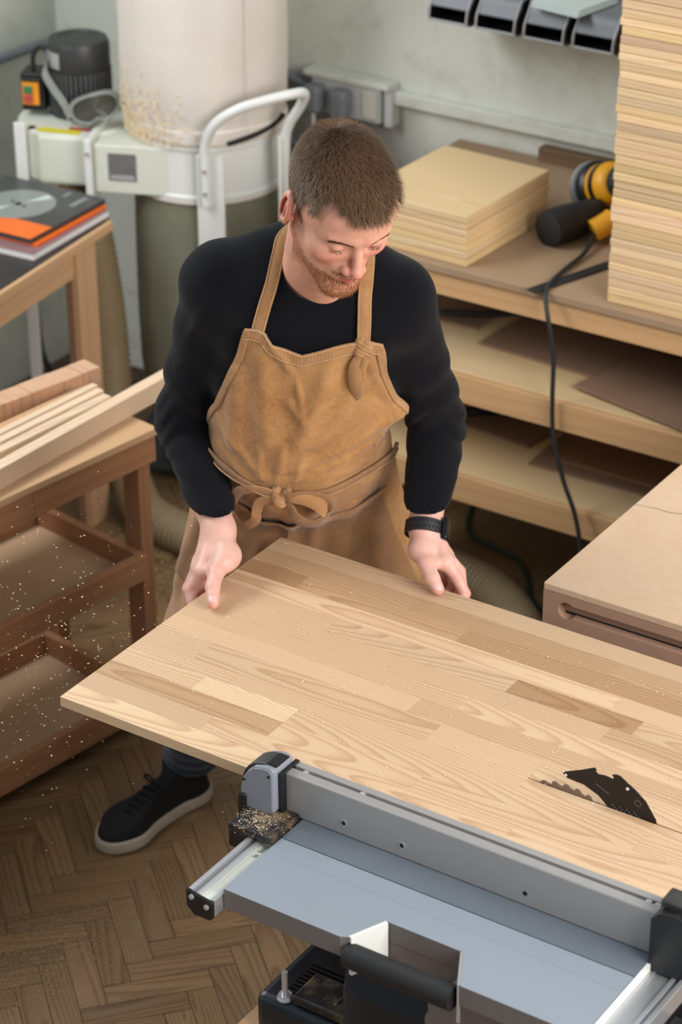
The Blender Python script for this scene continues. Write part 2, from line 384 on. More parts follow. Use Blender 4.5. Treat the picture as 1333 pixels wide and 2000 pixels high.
# front extension with the cut-out for the grip
poly = [(-1.756, 2.320), (-1.556, 2.320), (-1.545, 2.326), (-1.520, 2.384), (-1.395, 2.384), (-1.362, 2.320), (-1.172, 2.320), (-1.172, 2.4655), (-1.756, 2.4655)]
ext = S(MB().prism(poly, (0, 0, 0.035), (0, 0, 0.865)), 'extension_table', ['table', 'grey_cast'], saw, bevel=0.0012, seg=2)
for p in ext.data.polygons: p.material_index = 0 if p.normal.z > 0.9 else 1
S(MB().box(-1.750, -1.178, 2.4275, 2.4285, 0.8995, 0.9003), 'joint_line', 'table', ext)
mt = S(MB().box(-1.756, -1.172, 2.467, 3.02, 0.872, 0.9005), 'main_table', 'table2', saw, bevel=0.001)
mb = MB()
mb.prism([(-1.546, 2.327), (-1.521, 2.384), (-1.5155, 2.381), (-1.5405, 2.325)], (0, 0, 0.066), (0, 0, 0.8345))
S(mb, 'grip_recess_side', 'white_gloss', saw)  # left recess wall made white: the window light on it is in the colour
S(MB().box(-1.522, -1.393, 2.3845, 2.389, 0.80, 0.8645), 'grip_recess_back', 'grey_cast', saw)
S(MB().prism([(-1.394, 2.384), (-1.361, 2.321), (-1.3655, 2.319), (-1.3985, 2.382)], (0, 0, 0.066), (0, 0, 0.8345)), 'grip_recess_side', 'alu', saw)
h = S(MB().cyl((-1.545, 2.322, 0.872), (-1.372, 2.322, 0.872), 0.0185, n=32), 'grip_bar', 'rubber', saw, smooth=True)
# rails
def rail(x0, x1, name_end, right=False):
    prof = [(x0, .862), (x1, .862), (x1, .890), (x1-.006, .890), (x1-.006, .886), (x0+.020, .886), (x0+.020, .892), (x0+.014, .892), (x0+.014, .884), (x0+.007, .884), (x0+.007, .895), (x0, .895)]
    if right: prof = [(x0+x1-a, b) for a, b in prof][::-1]
    r = S(MB().prism(prof, (0, 0.76, 0), (0, 2.30, 0), (1, 0, 0), (0, 0, 1)), 'rail', 'alu_bright', saw, bevel=0.0005)
    c = S(MB().prism([(x0-.001, .868), (x0+.012, .855), (x1-.006, .855), (x1, .861), (x1, .889), (x0+.018, .893), (x0-.001, .897)], (0, -.006, 0), (0, 2.30, 0), (1, 0, 0), (0, 0, 1)), 'rail_end_cap', 'black_plastic', r, bevel=0.0015)
    for bx, bz in ((x0+.010, .887), (x0+.036, .879)):
        S(MB().cyl((bx, 2.2945, bz), (bx, 2.2915, bz), .0042, n=12).cyl((bx, 2.2915, bz), (bx, 2.2908, bz), .0022, n=6), 'bolt', 'chrome', r)
    return r
r1 = rail(-1.803, -1.757, 'l'); r1['label'] = 'left rail with printed scale'
rail(-1.166, -1.114, 'r', True)
S(MB().box(-1.1715, -1.1665, 2.32, 2.50, .868, .9012), 'edge_strip', 'white_gloss', saw)
# printed scale strip on the left rail: black ticks
mb = MB()
for i in range(46):
    y = 2.42+i*0.0028
    if i % 9 in (3, 4): continue
    mb.box(-1.772-(.006 if i % 5 == 0 else .003), -1.769, y, y+.0012, .8861, .8864)
o = S(mb, 'scale_print', 'black_plastic', saw)
S(MB().box(-1.790, -1.7645, 2.30, 2.50, .8858, .8861), 'scale_tape', 'white_paint', saw)
# rip fence
fen = S(MB().prism([(2.520, .9015), (2.520, .971), (2.522, .973), (2.5365, .973), (2.5365, .964), (2.5435, .964), (2.5435, .973), (2.556, .973), (2.556, .9225), (2.552, .9225), (2.552, .9015)],
        (.612, 0, 0), (-1.784, 0, 0), (0, 1, 0), (0, 0, 1)), 'rip_fence', 'alu', saw, bevel=0.0006)
for hx, rr in ((-1.682, .0062), (-1.581, .0062)):
    S(MB().lathe([(rr, 0), (rr, .0012), (rr*.62, .0012), (rr*.62, 0)], (hx, 2.5202, .9225), 20, (0, -1, 0)), 'ring', 'alu_bright', fen)
    S(MB().cyl((hx, 2.5204, .9225), (hx, 2.5196, .9225), rr*.62, n=20), 'bolt_hole', 'hole', fen)
S(MB().cyl((-1.376, 2.5204, .9215), (-1.376, 2.5196, .9215), .0036, n=20), 'bolt_hole', 'hole', fen)
for bx in (-1.762, -1.662, -1.194, -1.180):
    S(MB().cyl((bx, 2.540, .965), (bx, 2.540, .9715), .0045, n=12).cyl((bx, 2.540, .9715), (bx, 2.540, .9722), .0022, n=6), 'slot_bolt', 'chrome', fen)
# left fence head: rounded grey clamp on a dusty black shoe
head_p = [(-1.851, .915), (-1.850, .938), (-1.845, .957), (-1.836, .972), (-1.824, .983), (-1.808, .988), (-1.795, .988), (-1.790, .983), (-1.790, .912), (-1.796, .907), (-1.838, .903)]
S(MB().prism(head_p, (0, .052, 0), (0, 2.496, 0), (1, 0, 0), (0, 0, 1)), 'fence_head', 'grey_plastic', fen, bevel=0.003, seg=3)
S(MB().prism([(a*0.94-1.82*0.06, b*0.94+.945*0.06) for a, b in head_p], (0, -.0022, 0), (0, 2.4965, 0), (1, 0, 0), (0, 0, 1)), 'head_cover', 'grey_plastic', fen, bevel=0.001, seg=2)
mb = MB()
for k in range(9):
    a = pi*(0.54+0.40*k/8); mb.v += []
arc = [(-1.806+.046*cos(pi*(.50+.46*k/8)), .944+.046*sin(pi*(.50+.46*k/8))) for k in range(9)]
arc2 = [(-1.806+.036*cos(pi*(.50+.46*k/8)), .944+.036*sin(pi*(.50+.46*k/8))) for k in range(9)][::-1]
S(MB().prism(arc+arc2, (0, .036, 0), (0, 2.503, 0), (1, 0, 0), (0, 0, 1)), 'thumb_pad', 'motor_cap', fen, bevel=0.002, seg=2)
S(MB().box(-1.806, -1.789, 2.505, 2.538, .9885, .9905), 'head_slot', 'hole', fen)
for a, b in ((-1.842, .955), (-1.797, .975)):
    S(MB().cyl((a, 2.4946, b), (a, 2.4935, b), .0024, n=10), 'screw', 'hole', fen)
S(MB().box(-1.791, -1.783, 2.508, 2.556, .902, .976), 'end_plate', 'black_plastic', fen, bevel=.001)
S(MB().box(-1.838, -1.760, 2.445, 2.520, .8965, .9085), 'fence_shoe', 'black_dusty', fen, bevel=.002, seg=2)
S(MB().box(-1.838, -1.806, 2.445, 2.520, .866, .8965).box(-1.852, -1.838, 2.49, 2.54, .868, .93), 'shoe_side', 'black_plastic', fen, bevel=.002)
# right fence head
S(MB().prism([(-1.172, .900), (-1.172, .975), (-1.160, .990), (-1.135, .994), (-1.110, .985), (-1.100, .95), (-1.100, .89), (-1.165, .89)], (0, .055, 0), (0, 2.500, 0), (1, 0, 0), (0, 0, 1)), 'fence_head', 'black_plastic', fen, bevel=.003, seg=2)
S(MB().box(-1.165, -1.09, 2.515, 2.55, .990, 1.002), 'clamp_lever', 'motor_cap', fen, bevel=.002)
S(MB().box(-1.112, -1.085, 2.38, 2.47, .84, .86), 'lock_lever', 'black_plastic', saw, bevel=.003)
# blade, riving knife
zc = .9325-.127; bl = []
NT_ = 40
for i in range(NT_):
    a = 2*pi*i/NT_; b = 2*pi*(i+.30)/NT_; c = 2*pi*(i+.42)/NT_; d = 2*pi*(i+.7)/NT_
    bl += [(.127*cos(a), .127*sin(a)), (.127*cos(b), .127*sin(b)), (.1215*cos(c), .1215*sin(c)), (.1225*cos(d), .1225*sin(d))]
S(MB().prism([(p-1.447, q+zc) for p, q in bl], (0, .0018, 0), (0, 2.7701, 0), (1, 0, 0), (0, 0, 1)), 'saw_blade', 'steel', saw)
kn = [(-1.456, .951), (-1.452, .955), (-1.429, .966), (-1.404, .980), (-1.4005, .976), (-1.402, .9735), (-1.3975, .9705), (-1.386, .9725), (-1.3745, .971), (-1.371, .9745), (-1.3745, .9785), (-1.3685, .981), (-1.361, .9805), (-1.350, .9735), (-1.3365, .966), (-1.318, .952), (-1.300, .926), (-1.294, .90), (-1.372, .90), (-1.376, .918), (-1.395, .934), (-1.420, .944), (-1.448, .9455)]
knife = S(MB().prism(kn, (0, .002, 0), (0, 2.770, 0), (1, 0, 0), (0, 0, 1)), 'riving_knife', 'knife', saw)
for hx, hz, hr in ((-1.4505, .9502, .0022), (-1.348, .964, .0026)):
    S(MB().cyl((hx, 2.7699, hz), (hx, 2.7693, hz), hr, n=14), 'hole', 'paper_white', knife)
S(MB().lathe([(.0055, 0), (.0055, .0003), (.0045, .0003), (.0045, 0)], (-1.330, 2.7699, .945), 20, (0, -1, 0)), 'stamped_mark', 'motor', knife)
mb = MB()
for i in range(9):
    mb.box(-1.400+i*.0026, -1.3985+i*.0026, 2.7694, 2.7699, .952-i*.0012, .9545-i*.0012)
for i in range(12):
    mb.box(-1.372+i*.004, -1.3705+i*.004, 2.7694, 2.7699, .925-(i % 3)*.003, .9285-(i % 3)*.003)
S(mb, 'stamped_text', 'motor', knife)
# body below
BX0, BX1, BY0, BY1 = -1.762, -1.13, 2.395, 3.02
S(MB().box(BX0, BX1, BY0, BY1, .582, .655).box(BX0+.12, BX1-.05, BY0+.09, BY1-.02, .655, .872), 'body_shell', 'blue_black', saw, bevel=.014, seg=3)
mb = MB()
for i in range(9): mb.box(-1.725, -1.655, 2.425+i*.009, 2.430+i*.009, .655, .659)
S(mb, 'foot_ribs', 'black_plastic', saw)
S(MB().box(-1.70, -1.58, 2.405, 2.47, .655, .672).box(-1.63, -1.52, 2.41, 2.45, .655, .684).box(-1.52, -1.44, 2.402, 2.44, .655, .676), 'front_ledge', 'black_dusty', saw, bevel=.004, seg=2)
S(MB().prism([(2.60, .74), (2.56, .80), (2.50, .835), (2.44, .84), (2.40, .80), (2.385, .74), (2.385, .655), (2.60, .655)], (.20, 0, 0), (-1.60, 0, 0), (0, 1, 0), (0, 0, 1)), 'tilt_cover', 'blue_black', saw, bevel=.012, seg=3)
sc = []
for i in range(160):
    a = 2*pi*i/160; rr = .098+.0065*abs(cos(a*9))**.6; sc.append((rr*cos(a), rr*sin(a)))
S(MB().prism([(p-1.345, q+.765) for p, q in sc], (0, .014, 0), (0, 2.372, 0), (1, 0, 0), (0, 0, 1)), 'scalloped_height_wheel', 'grey_cast', saw, bevel=.002, seg=2)
S(MB().cyl((-1.717, 2.412, .655), (-1.717, 2.412, .663), .011, n=6).cyl((-1.717, 2.412, .655), (-1.717, 2.412, .704), .0048, n=14).cyl((-1.717, 2.412, .655), (-1.717, 2.412, .6575), .0125, n=20), 'mounting_bolt', 'chrome', saw)
# plywood stand
st = empty('saw_stand', 'brown plywood stand carrying the table saw, corner showing at the bottom edge', 'stand', (-1.44, 2.70, 0))
def T(mb, *a, **k):
    mb.v = [(x+1.44, y-2.70, z) for x, y, z in mb.v]; return mb.obj(*a, **k)
T(MB().box(-1.795, -1.08, 2.372, 3.03, .562, .582), 'stand_top', 'birch', st, bevel=.001)
T(MB().cyl((-1.780, 2.392, .582), (-1.780, 2.392, .5828), .006, n=14), 'screw', 'black_plastic', st)
for x, y in ((-1.55, 2.42), (-1.13, 2.42), (-1.45, 2.97), (-1.13, 2.97)):
    T(MB().box(x-.03, x+.03, y-.03, y+.03, 0, .562), 'leg', 'birch_v', st, bevel=.001)

# ------------------------------------------------------------------ work table on the right
wt = empty('work_table', 'thick worn plywood work table at right with a long routed slot in its edge', 'work table', (-1.80, 3.324, 0))
def worn_mat():
    t = NT('worn_plywood'); v = coords(t)
    n0 = noise(t, v, 2.2, 4, .6, 1.5); n1 = noise(t, v, 7, 6, .7); n2 = noise(t, v, 60, 3)
    c = t.mix(n0, lin(196, 164, 134), lin(226, 200, 172))
    c = t.mix(t.ramp(n1, [(.42, (0, 0, 0, 1)), (.7, (.4,)*3+(1,))]), c, lin(206, 172, 128))
    c = t.mix(t.ramp(n2, [(.3, (.15,)*3+(1,)), (.5, (0, 0, 0, 1))]), c, lin(170, 138, 112))
    n3 = noise(t, v, 26, 2, .5); c = t.mix(t.ramp(n3, [(.77, (0, 0, 0, 1)), (.80, (.7,)*3+(1,))]), c, lin(112, 92, 74))
    # a long wandering scratch across the face
    tc = t.n('ShaderNodeTexCoord'); sp = t.n('ShaderNodeSeparateXYZ'); t.l(tc.outputs['Object'], sp.inputs[0])
    wv = noise(t, v, 5, 4, .6)
    d = t.math('ABSOLUTE', t.math('SUBTRACT', t.math('ADD', sp.outputs[1], t.math('MULTIPLY', t.math('SUBTRACT', wv, .5), .06)), t.math('ADD', .335, t.math('MULTIPLY', sp.outputs[0], .22))))
    wd = t.math('ADD', .0012, t.math('MULTIPLY', sp.outputs[0], .006))
    f = t.math('LESS_THAN', d, wd); c = t.mix(t.math('MULTIPLY', f, .75), c, lin(120, 104, 88))
    t.l(c, t.b.inputs['Base Color']); t.b.inputs['Roughness'].default_value = .6; t.bump(n1, .15, .001); return t.m
M['worn'] = worn_mat()
M['edge_ply'] = plain('ply_edge', lin(172, 138, 116), 0.65, var=0.10, nscale=8)
MB().box(0, 1.6, 0, 1.05, .886, .900).obj('table_top', 'worn', wt, bevel=.0015)
# front edge board with routed keyhole-ended slot
outer = [(0, .815), (1.6, .815), (1.6, .8855), (0, .8855)]
mb = MB()
# slot: round end at x=.045 radius .017, then channel .0135 high going right
def slot_front(mb, y):
    N = 14; cx, cz, r = .046, .856, .0165; z1, z0 = cz+.0125, cz-.0125
    a1 = math.asin(.0125/r)
    arc = [(cx+r*cos(a1+(2*pi-2*a1)*k/N), cz+r*sin(a1+(2*pi-2*a1)*k/N)) for k in range(N+1)]
    ring = arc+[(1.6, z0)]  # open to the right
    top_arc = [p for p in arc if p[1] >= cz-1e-6]; bot_arc = [p for p in arc if p[1] <= cz+1e-6]
    up = [(1.6, z1)]+top_arc+[(top_arc[-1][0], .8855)]
    return arc, z0, z1
arc, z0, z1 = slot_front(mb, 0)
half = len(arc)//2
topP = [(1.6, z1)]+arc[:half+1]+[(0, arc[half][1]), (0, .8855), (1.6, .8855)]
botP = [(0, arc[half][1])]+arc[half:]+[(1.6, z0), (1.6, .815), (0, .815)]
def strip(P1, y0, y1):
    m = MB(); m.prism(P1, (0, y1-y0, 0), (0, y0, 0), (1, 0, 0), (0, 0, 1)); return m
mA = strip(topP, 0, .020); mB = strip(botP, 0, .020); mA.add(mB.v, mB.f)
mA.box(0, 1.6, .0205, .024, .815, .8855)
mA.obj('slotted_edge', 'edge_ply', wt)
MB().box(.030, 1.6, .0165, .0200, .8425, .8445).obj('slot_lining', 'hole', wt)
MB().box(0, .02, .025, 1.05, .815, .8855).obj('side_rail', 'edge_ply', wt, bevel=.001)
MB().box(.012, 1.6, .012, 1.04, .742, .814).obj('lower_box', 'brown_ply', wt, bevel=.001)
for x, y in ((.10, .10), (1.5, .10), (.10, .95), (1.5, .95)):
    MB().box(x-.04, x+.04, y-.04, y+.04, 0, .742).obj('leg', 'brown_ply', wt, bevel=.001)

# ------------------------------------------------------------------ long wall bench with two shelves
BY = 4.41
wb = empty('wall_bench', 'long wooden wall bench with two deep shelves below its top', 'workbench', (-3.05, BY, 0))
L = 3.2
MB().box(0, L, -.006, .70, .882, .900).obj('bench_top', 'mdf_dust', wb, bevel=.001)
MB().box(0, L, .004, .03, .826, .881).obj('front_rail', 'birch_x', wb, bevel=.001)
for z1_, z0_ in ((.655, .588), (.402, .336)):
    MB().box(0, L, 0, .68, z1_-.012, z1_).obj('shelf', 'shelf_top', wb, bevel=.001)
    MB().box(0, L, -.0205, -.0005, z0_, z1_-.001).obj('shelf_front', 'birch_x', wb, bevel=.001)
for x in (.02, 1.7, 3.14):
    MB().box(x, x+.045, .60, .66, 0, .881).obj('leg', 'birch_v', wb)
    MB().box(x, x+.045, .33, .39, 0, .335).obj('leg', 'birch_v', wb)
tag(MB().box(-2.81, -1.2, 5.078, 5.112, .9005, .935).obj('wood_batten', 'old_batten', bevel=.001), 'dark weathered wooden batten lying along the wall at the back of the bench', 'batten')

# sheets on the shelves
def sheet(x, y, z, w, d, t, rz, mat, label, group, notch=False):
    e = MB()
    if notch:
        P_ = [(0, 0), (w, 0), (w, d*.35)]+[(w*.93-.05*sin(k/6*pi)*1.0, d*.35+.02*k) for k in range(1, 6)]+[(w*.80, d), (0, d)]
        e.prism(P_, (0, 0, t))
    else: e.box(0, w, 0, d, 0, t)
    o = e.obj('thin_sheet', mat, bevel=.0008); o.location = (x, y, z); o.rotation_euler = (0, 0, R(rz))
    return tag(o, label, 'sheet', group)
g1 = 'thin sheets on the bench shelves'
sheet(-2.655, 4.55, .6555, .46, .48, .006, -3, 'mdf', 'brown fibreboard sheet on the upper shelf, behind the hanging cord', g1)
sheet(-2.36, 4.46, .6625, .36, .26, .005, -12, 'mdf', 'brown offcut with a curved cut-out on the upper shelf, behind the hanging cord', g1, True)
sheet(-2.13, 4.425, .6557, .42, .30, .006, 4, 'shelf_top', 'pale plywood offcut at the right end of the upper shelf', g1)
sheet(-3.0, 4.60, .6557, .30, .40, .006, 3, 'mdf', 'brown fibreboard offcut on the upper shelf beside the sleeve of the man', g1)
sheet(-2.50, 4.52, .4025, .60, .40, .006, 2, 'mdf', 'brown fibreboard sheet on the lowest shelf to the right of the hanging cord', g1)
sheet(-2.46, 4.56, .4087, .56, .36, .006, 1, 'brown_ply', 'reddish thin sheet stacked on the lowest shelf fibreboard sheet', g1)
sheet(-2.82, 4.62, .4025, .28, .36, .006, -6, 'mdf', 'small fibreboard offcut on the lowest shelf beside the sleeve of the man', g1)
tag(MB().tube([(-2.98, 4.60, .423), (-2.86, 4.565, .43), (-2.76, 4.60, .435), (-2.66, 4.70, .43), (-2.62, 4.82, .428)], .0125).obj('black_hose', 'rubber', smooth=True), 'thick black hose lying on the lowest bench shelf', 'hose')
tag(MB().tube([(-2.80, 4.62, .676), (-2.70, 4.66, .68), (-2.62, 4.74, .675)], .008).obj('coiled_cable', 'rubber', smooth=True), 'short black cable on the upper bench shelf', 'cable')

# ------------------------------------------------------------------ stacks of panels
def stack(n, x, y, z, w, d, t, rz, lab, group, jit, names):
    proto = MB().box(0, w, 0, d, 0, t-.0012).obj('pine_board', 'pine_stack', bevel=.0014)
    for i in range(n):
        o = proto if i == 0 else proto.copy()
        if i: COL.objects.link(o)
        o.location = (x+rng.uniform(-jit, jit), y+rng.uniform(-jit, jit), z+i*t+.0002); o.rotation_euler = (0, 0, R(rz)+rng.uniform(-jit, jit)*.8)
        g = rng.choice([1.06, 1.0, .94, .86, 1.14, .98, .80, 1.1]); o.color = (g, g*rng.uniform(.94, 1.0), g*rng.uniform(.82, 1.04), 1)
        tag(o, lab(i, n), 'wood panel', group)
ORD = ['lowest', 'second', 'third', 'fourth', 'fifth', 'sixth', 'seventh', 'eighth', 'ninth', 'tenth', 'eleventh', 'twelfth', 'thirteenth', 'fourteenth', 'fifteenth', 'sixteenth', 'seventeenth', 'eighteenth', 'nineteenth', 'twentieth']
def ordn(i):
    if i < 20: return ORD[i]
    tens = {20: 'twenty', 30: 'thirty', 40: 'forty'}[(i+1)//10*10]; u = (i+1) % 10
    if u == 0: return {20: 'twentieth', 30: 'thirtieth', 40: 'fortieth'}[i+1]
    return tens+'-'+(['first']+ORD[1:])[u-1]
stack(7, -2.905, 4.435, .9006, .285, .345, .0172, -2, lambda i, n: ('topmost, fully visible pale pine panel of the low stack on the wall bench' if i == n-1 else ordn(i)+' pine panel from the bench in the low stack behind the man'), 'panels in the low stack on the bench', .0022, None)
stack(43, -2.272, 4.432, .9006, .62, .50, .0184, 0, lambda i, n: ordn(i)+' pine panel from the bench in the tall stack at right', 'panels in the tall stack on the bench', .0026, None)

# ------------------------------------------------------------------ random-orbit sander with cord
sd = empty('orbital_sander', 'yellow and black corded sander lying on its side on the wall bench', 'sander', (-2.50, 4.78, .9005))
def U(c, mb, *a, **k):
    return mb.obj(*a, **k)
axs = Vector((.80, -.42, .42)).normalized()   # from the pad towards the grip
bc = Vector((-.035, .075, .062))
def lat(prof, mat, name, cc=bc, ax=axs, sm=True, parent=sd): return MB().lathe(prof, cc, 36, ax).obj(name, mat, parent, smooth=sm)
lat([(0, -.012), (.060, -.012), (.063, -.006), (.063, .004), (.052, .008), (.0, .010)], 'bin_rim', 'sanding_pad')
lat([(.0, .006), (.058, .008), (.062, .02), (.060, .034), (.052, .042), (0, .044)], 'black_plastic', 'pad_skirt')
lat([(.0, .040), (.054, .042), (.055, .055), (.052, .085), (.046, .10), (.036, .108), (.0, .11)], 'sander_yellow', 'motor_housing')
lat([(.0, .108), (.036, .108), (.040, .116), (.038, .132), (.026, .146), (0, .15)], 'rubber', 'palm_grip')
lat([(.0, .0), (.0555, .002), (.0560, .010), (.0555, .018), (.0, .02)], 'black_plastic', 'vent_band', cc=bc+axs*.056)
MB().tube([(.055, .03, .085), (.085, -.005, .075), (.075, -.05, .050), (.05, -.085, .030)], lambda t: .014+.012*(t > .6)).obj('handle_neck', 'sander_yellow', sd, smooth=True)
MB().tube([(.10, .06, .07), (.13, .03, .065), (.15, -.01, .05)], .034).obj('handle_grip', 'rubber', sd, smooth=True)
MB().tube([(.062, -.010, .098), (.10, .015, .10), (.13, .05, .095)], .007).obj('handle_trim', 'sander_yellow', sd, smooth=True)
MB().tube([(.02, .0, .045), (.0, -.06, .041), (-.02, -.12, .041), (-.03, -.155, .041)], lambda t: .030+.012*math.sin(min(1, t*1.3)*pi*.6)-.010*(t > .97)).obj('dust_bag', 'rubber', sd, smooth=True)
cord_pts = [(-2.45, 4.70, .925), (-2.43, 4.62, .910), (-2.425, 4.52, .9065), (-2.415, 4.44, .9065), (-2.40, 4.392, .900), (-2.382, 4.372, .860), (-2.365, 4.372, .772), (-2.365, 4.375, .673), (-2.357, 4.372, .576), (-2.325, 4.365, .483), (-2.285, 4.355, .405), (-2.250, 4.33, .30), (-2.20, 4.26, .14), (-2.15, 4.16, .012), (-2.15, 4.0, .008)]
MB().tube([(a+2.50, b-4.78, c-.9005) for a, b, c in cord_pts], .0052).obj('cord', 'black_cable', sd, smooth=True)
tag(MB().tube([(-2.05, 4.85, .0065), (-2.25, 4.72, .0065), (-2.40, 4.60, .0065), (-2.474, 4.561, .0065), (-2.529, 4.60, .0065), (-2.577, 4.671, .0065), (-2.641, 4.734, .0065), (-2.744, 4.759, .0065), (-2.803, 4.783, .0065), (-2.846, 4.84, .0065), (-2.92, 4.97, .0065), (-3.1, 5.03, .0065)], .006).obj('extension_cord', 'dark_green', smooth=True), 'dark green extension cord curving across the floor beside the work table', 'cord')
st2 = MB().box(-.12, .12, -.014, .014, 0, .004).obj('dark_strip', 'rubber', bevel=.0008)  # thin dark strip on the bench top, below the cord
st2.location = (-2.395, 4.50, .9006); st2.rotation_euler = (0, 0, R(72))
tag(st2, 'flat dark strip lying under the sander cord on the bench', 'strip')

# ------------------------------------------------------------------ storage bins on the wall
shelf = empty('bin_shelf', 'narrow brown wall board carrying the row of grey storage bins', 'shelf', (-3.05, WY, 0))
MB().box(0.02, .95, -.022, -.001, 1.15, 1.50).obj('back_board', 'brown_ply', shelf, bevel=.001) if False else None
MB().box(.46, .95, -.02, -.001, 1.20, 1.46).obj('back_board', 'brown_ply', shelf, bevel=.001)
MB().box(0.0, .95, -.034, -.021, 1.30, 1.33).obj('hanging_rail', 'alu', shelf)
def make_bin(label):
    b = empty('storage_bin', label, 'storage bin', (0, 0, 0), 0, 'grey storage bins on the wall')
    w, d, h = .112, .17, .078
    mb = MB()
    side = [(0, 0), (-d, 0.0), (-d-.012, .024), (-d+.022, h), (0, h)]
    for x0, x1 in ((-w/2, -w/2+.004), (w/2-.004, w/2)):
        mb.prism(side, (x1-x0, 0, 0), (x0, 0, 0), (0, 1, 0), (0, 0, 1))
    mb.box(-w/2, w/2, -.004, 0, 0, h); mb.box(-w/2, w/2, -d, 0, 0, .004)
    mb.obj('shell', 'black_plastic', b, bevel=.0008)
    # sloped clear-grey lid over the top and the low front
    P_ = [(0, h), (-d+.022, h), (-d-.004, .040), (-d-.004, .036), (-d+.018, h-.004), (0, h-.004)]
    MB().prism(P_, (w-.008, 0, 0), (-w/2+.004, 0, 0), (0, 1, 0), (0, 0, 1)).obj('lid', 'bin_grey', b, bevel=.001)
    fr = MB()
    for x in (-w/2+.002, w/2-.008): fr.tube([(x+.003, -d+.024, h+.001), (x+.003, -d-.008, .036), (x+.003, -d-.012, .014), (x+.003, -d-.006, .003)], .003, 6, smooth=False)
    fr.tube([(-w/2+.004, -d-.010, .006), (w/2-.004, -d-.010, .006)], .0032, 6, smooth=False)
    fr.obj('rim', 'bin_rim', b)
    ribs = MB()
    for k in range(5): ribs.box(w/2, w/2+.003, -d+.012+k*.03, -d+.020+k*.03, .006, h-.004)
    ribs.obj('side_ribs', 'black_plastic', b)
    return b
def copy_tree(o, parent=None):
    c = o.copy(); COL.objects.link(c)
    if parent: c.parent = parent
    for ch in [x for x in o.children]: copy_tree(ch, c)
    return c
LB = ['grey storage bin on the wall, leftmost of the four', 'grey storage bin with a darker open front, second from the left', 'grey storage bin with a pale rim, third from the left', 'grey storage bin at the right end, next to the tall stack']
b0 = make_bin(LB[0])
for i in range(4):
    b = b0 if i == 0 else copy_tree(b0)
    b['label'] = LB[i]; b.location = (-2.966+i*.128, WY-.035, 1.262)
fl = MB()
for k in range(4):
    fl.prism([(0, 0), (.13, .0+.004*k), (.135, .15), (.09, .19), (-.005, .17)], (0, 0, .0016), (-.005*k, .006*k, .002*k))
o = fl.obj('plastic_sleeves', ['film'], smooth=False); o.location = (-2.745, WY-.215, 1.3415); o.rotation_euler = (0, 0, R(-8))
tag(o, 'clear plastic sleeves of paper lying on top of the third and fourth bins', 'document sleeves')

# ------------------------------------------------------------------ sockets and cables on the back wall
so = empty('socket_strip', 'pale socket block on a plastered ledge at the left end of the wall trunking', 'socket', (-3.40, WY, 0))
MB().box(-.09, .165, -.055, -.001, .998, 1.014).obj('ledge', 'wall', so, bevel=.004, seg=2)
MB().box(-.07, .135, -.045, -.001, .905, .996).obj('socket_body', 'socket', so, bevel=.004, seg=2)
MB().box(.085, .128, -.052, -.0455, .915, .988).obj('switch_cover', 'white_cable', so, bevel=.003)
MB().box(.145, .168, -.04, -.001, .90, 1.004).obj('side_plate', 'socket', so, bevel=.002)
for i, dx in enumerate((-.045, .035)):
    p = empty('plug', ['grey plug in the socket block, the one nearer the dust collector', 'grey plug in the socket block, the one nearer the wall trunking'][i], 'plug', (-3.40+dx, WY-.045, .95), 0, 'grey plugs in the socket block')
    MB().box(-.025, .025, -.050, -.002, -.036, .036).obj('plug_body', 'plug', p, bevel=.012, seg=3)
    MB().tube([(0, -.03, -.02), (0, -.03, -.06), (.006*i-.003, -.02, -.12), (-.01, -.012, -.30), (0, -.012, -.9)], .006).obj('plug_cord', ['white_cable', 'grey_cable'][i], p, smooth=True)
tag(MB().box(-3.70, -3.655, WY-.05, WY-.001, .955, 1.06).obj('junction_box', 'plug', bevel=.004), 'blue-grey junction box on the wall behind the upper filter bag', 'junction box')
tag(MB().tube([(-3.66, WY-.02, 1.04), (-3.60, WY-.022, 1.0), (-3.53, WY-.022, .965), (-3.475, WY-.022, .95)], .010).obj('conduit', 'grey_cable', smooth=True), 'short grey cable running straight from junction box to sockets', 'cable')
tag(MB().tube([(-3.66, WY-.02, .99), (-3.62, WY-.022, .93), (-3.585, WY-.022, .84), (-3.52, WY-.022, .785), (-3.44, WY-.022, .78), (-3.385, WY-.022, .83), (-3.365, WY-.03, .90)], .010).obj('conduit', 'grey_cable', smooth=True), 'grey cable hanging in a loop below the sockets', 'cable')
tag(MB().box(-3.425, -3.408, WY-.018, WY-.001, .60, .90).obj('cable_duct', 'white_cable', bevel=.002), 'narrow white duct running down the wall below the sockets', 'cable duct')
for k in range(3):
    tag(MB().tube([(-3.72, WY-.03, .60-.045*k), (-3.45, WY-.03, .575-.045*k), (-3.15, WY-.03, .56-.04*k)], .009).obj('wall_pipe', 'rubber', smooth=True), ['upper', 'middle', 'lower'][k]+' of the three dark pipes along the wall behind the collector', 'pipe')

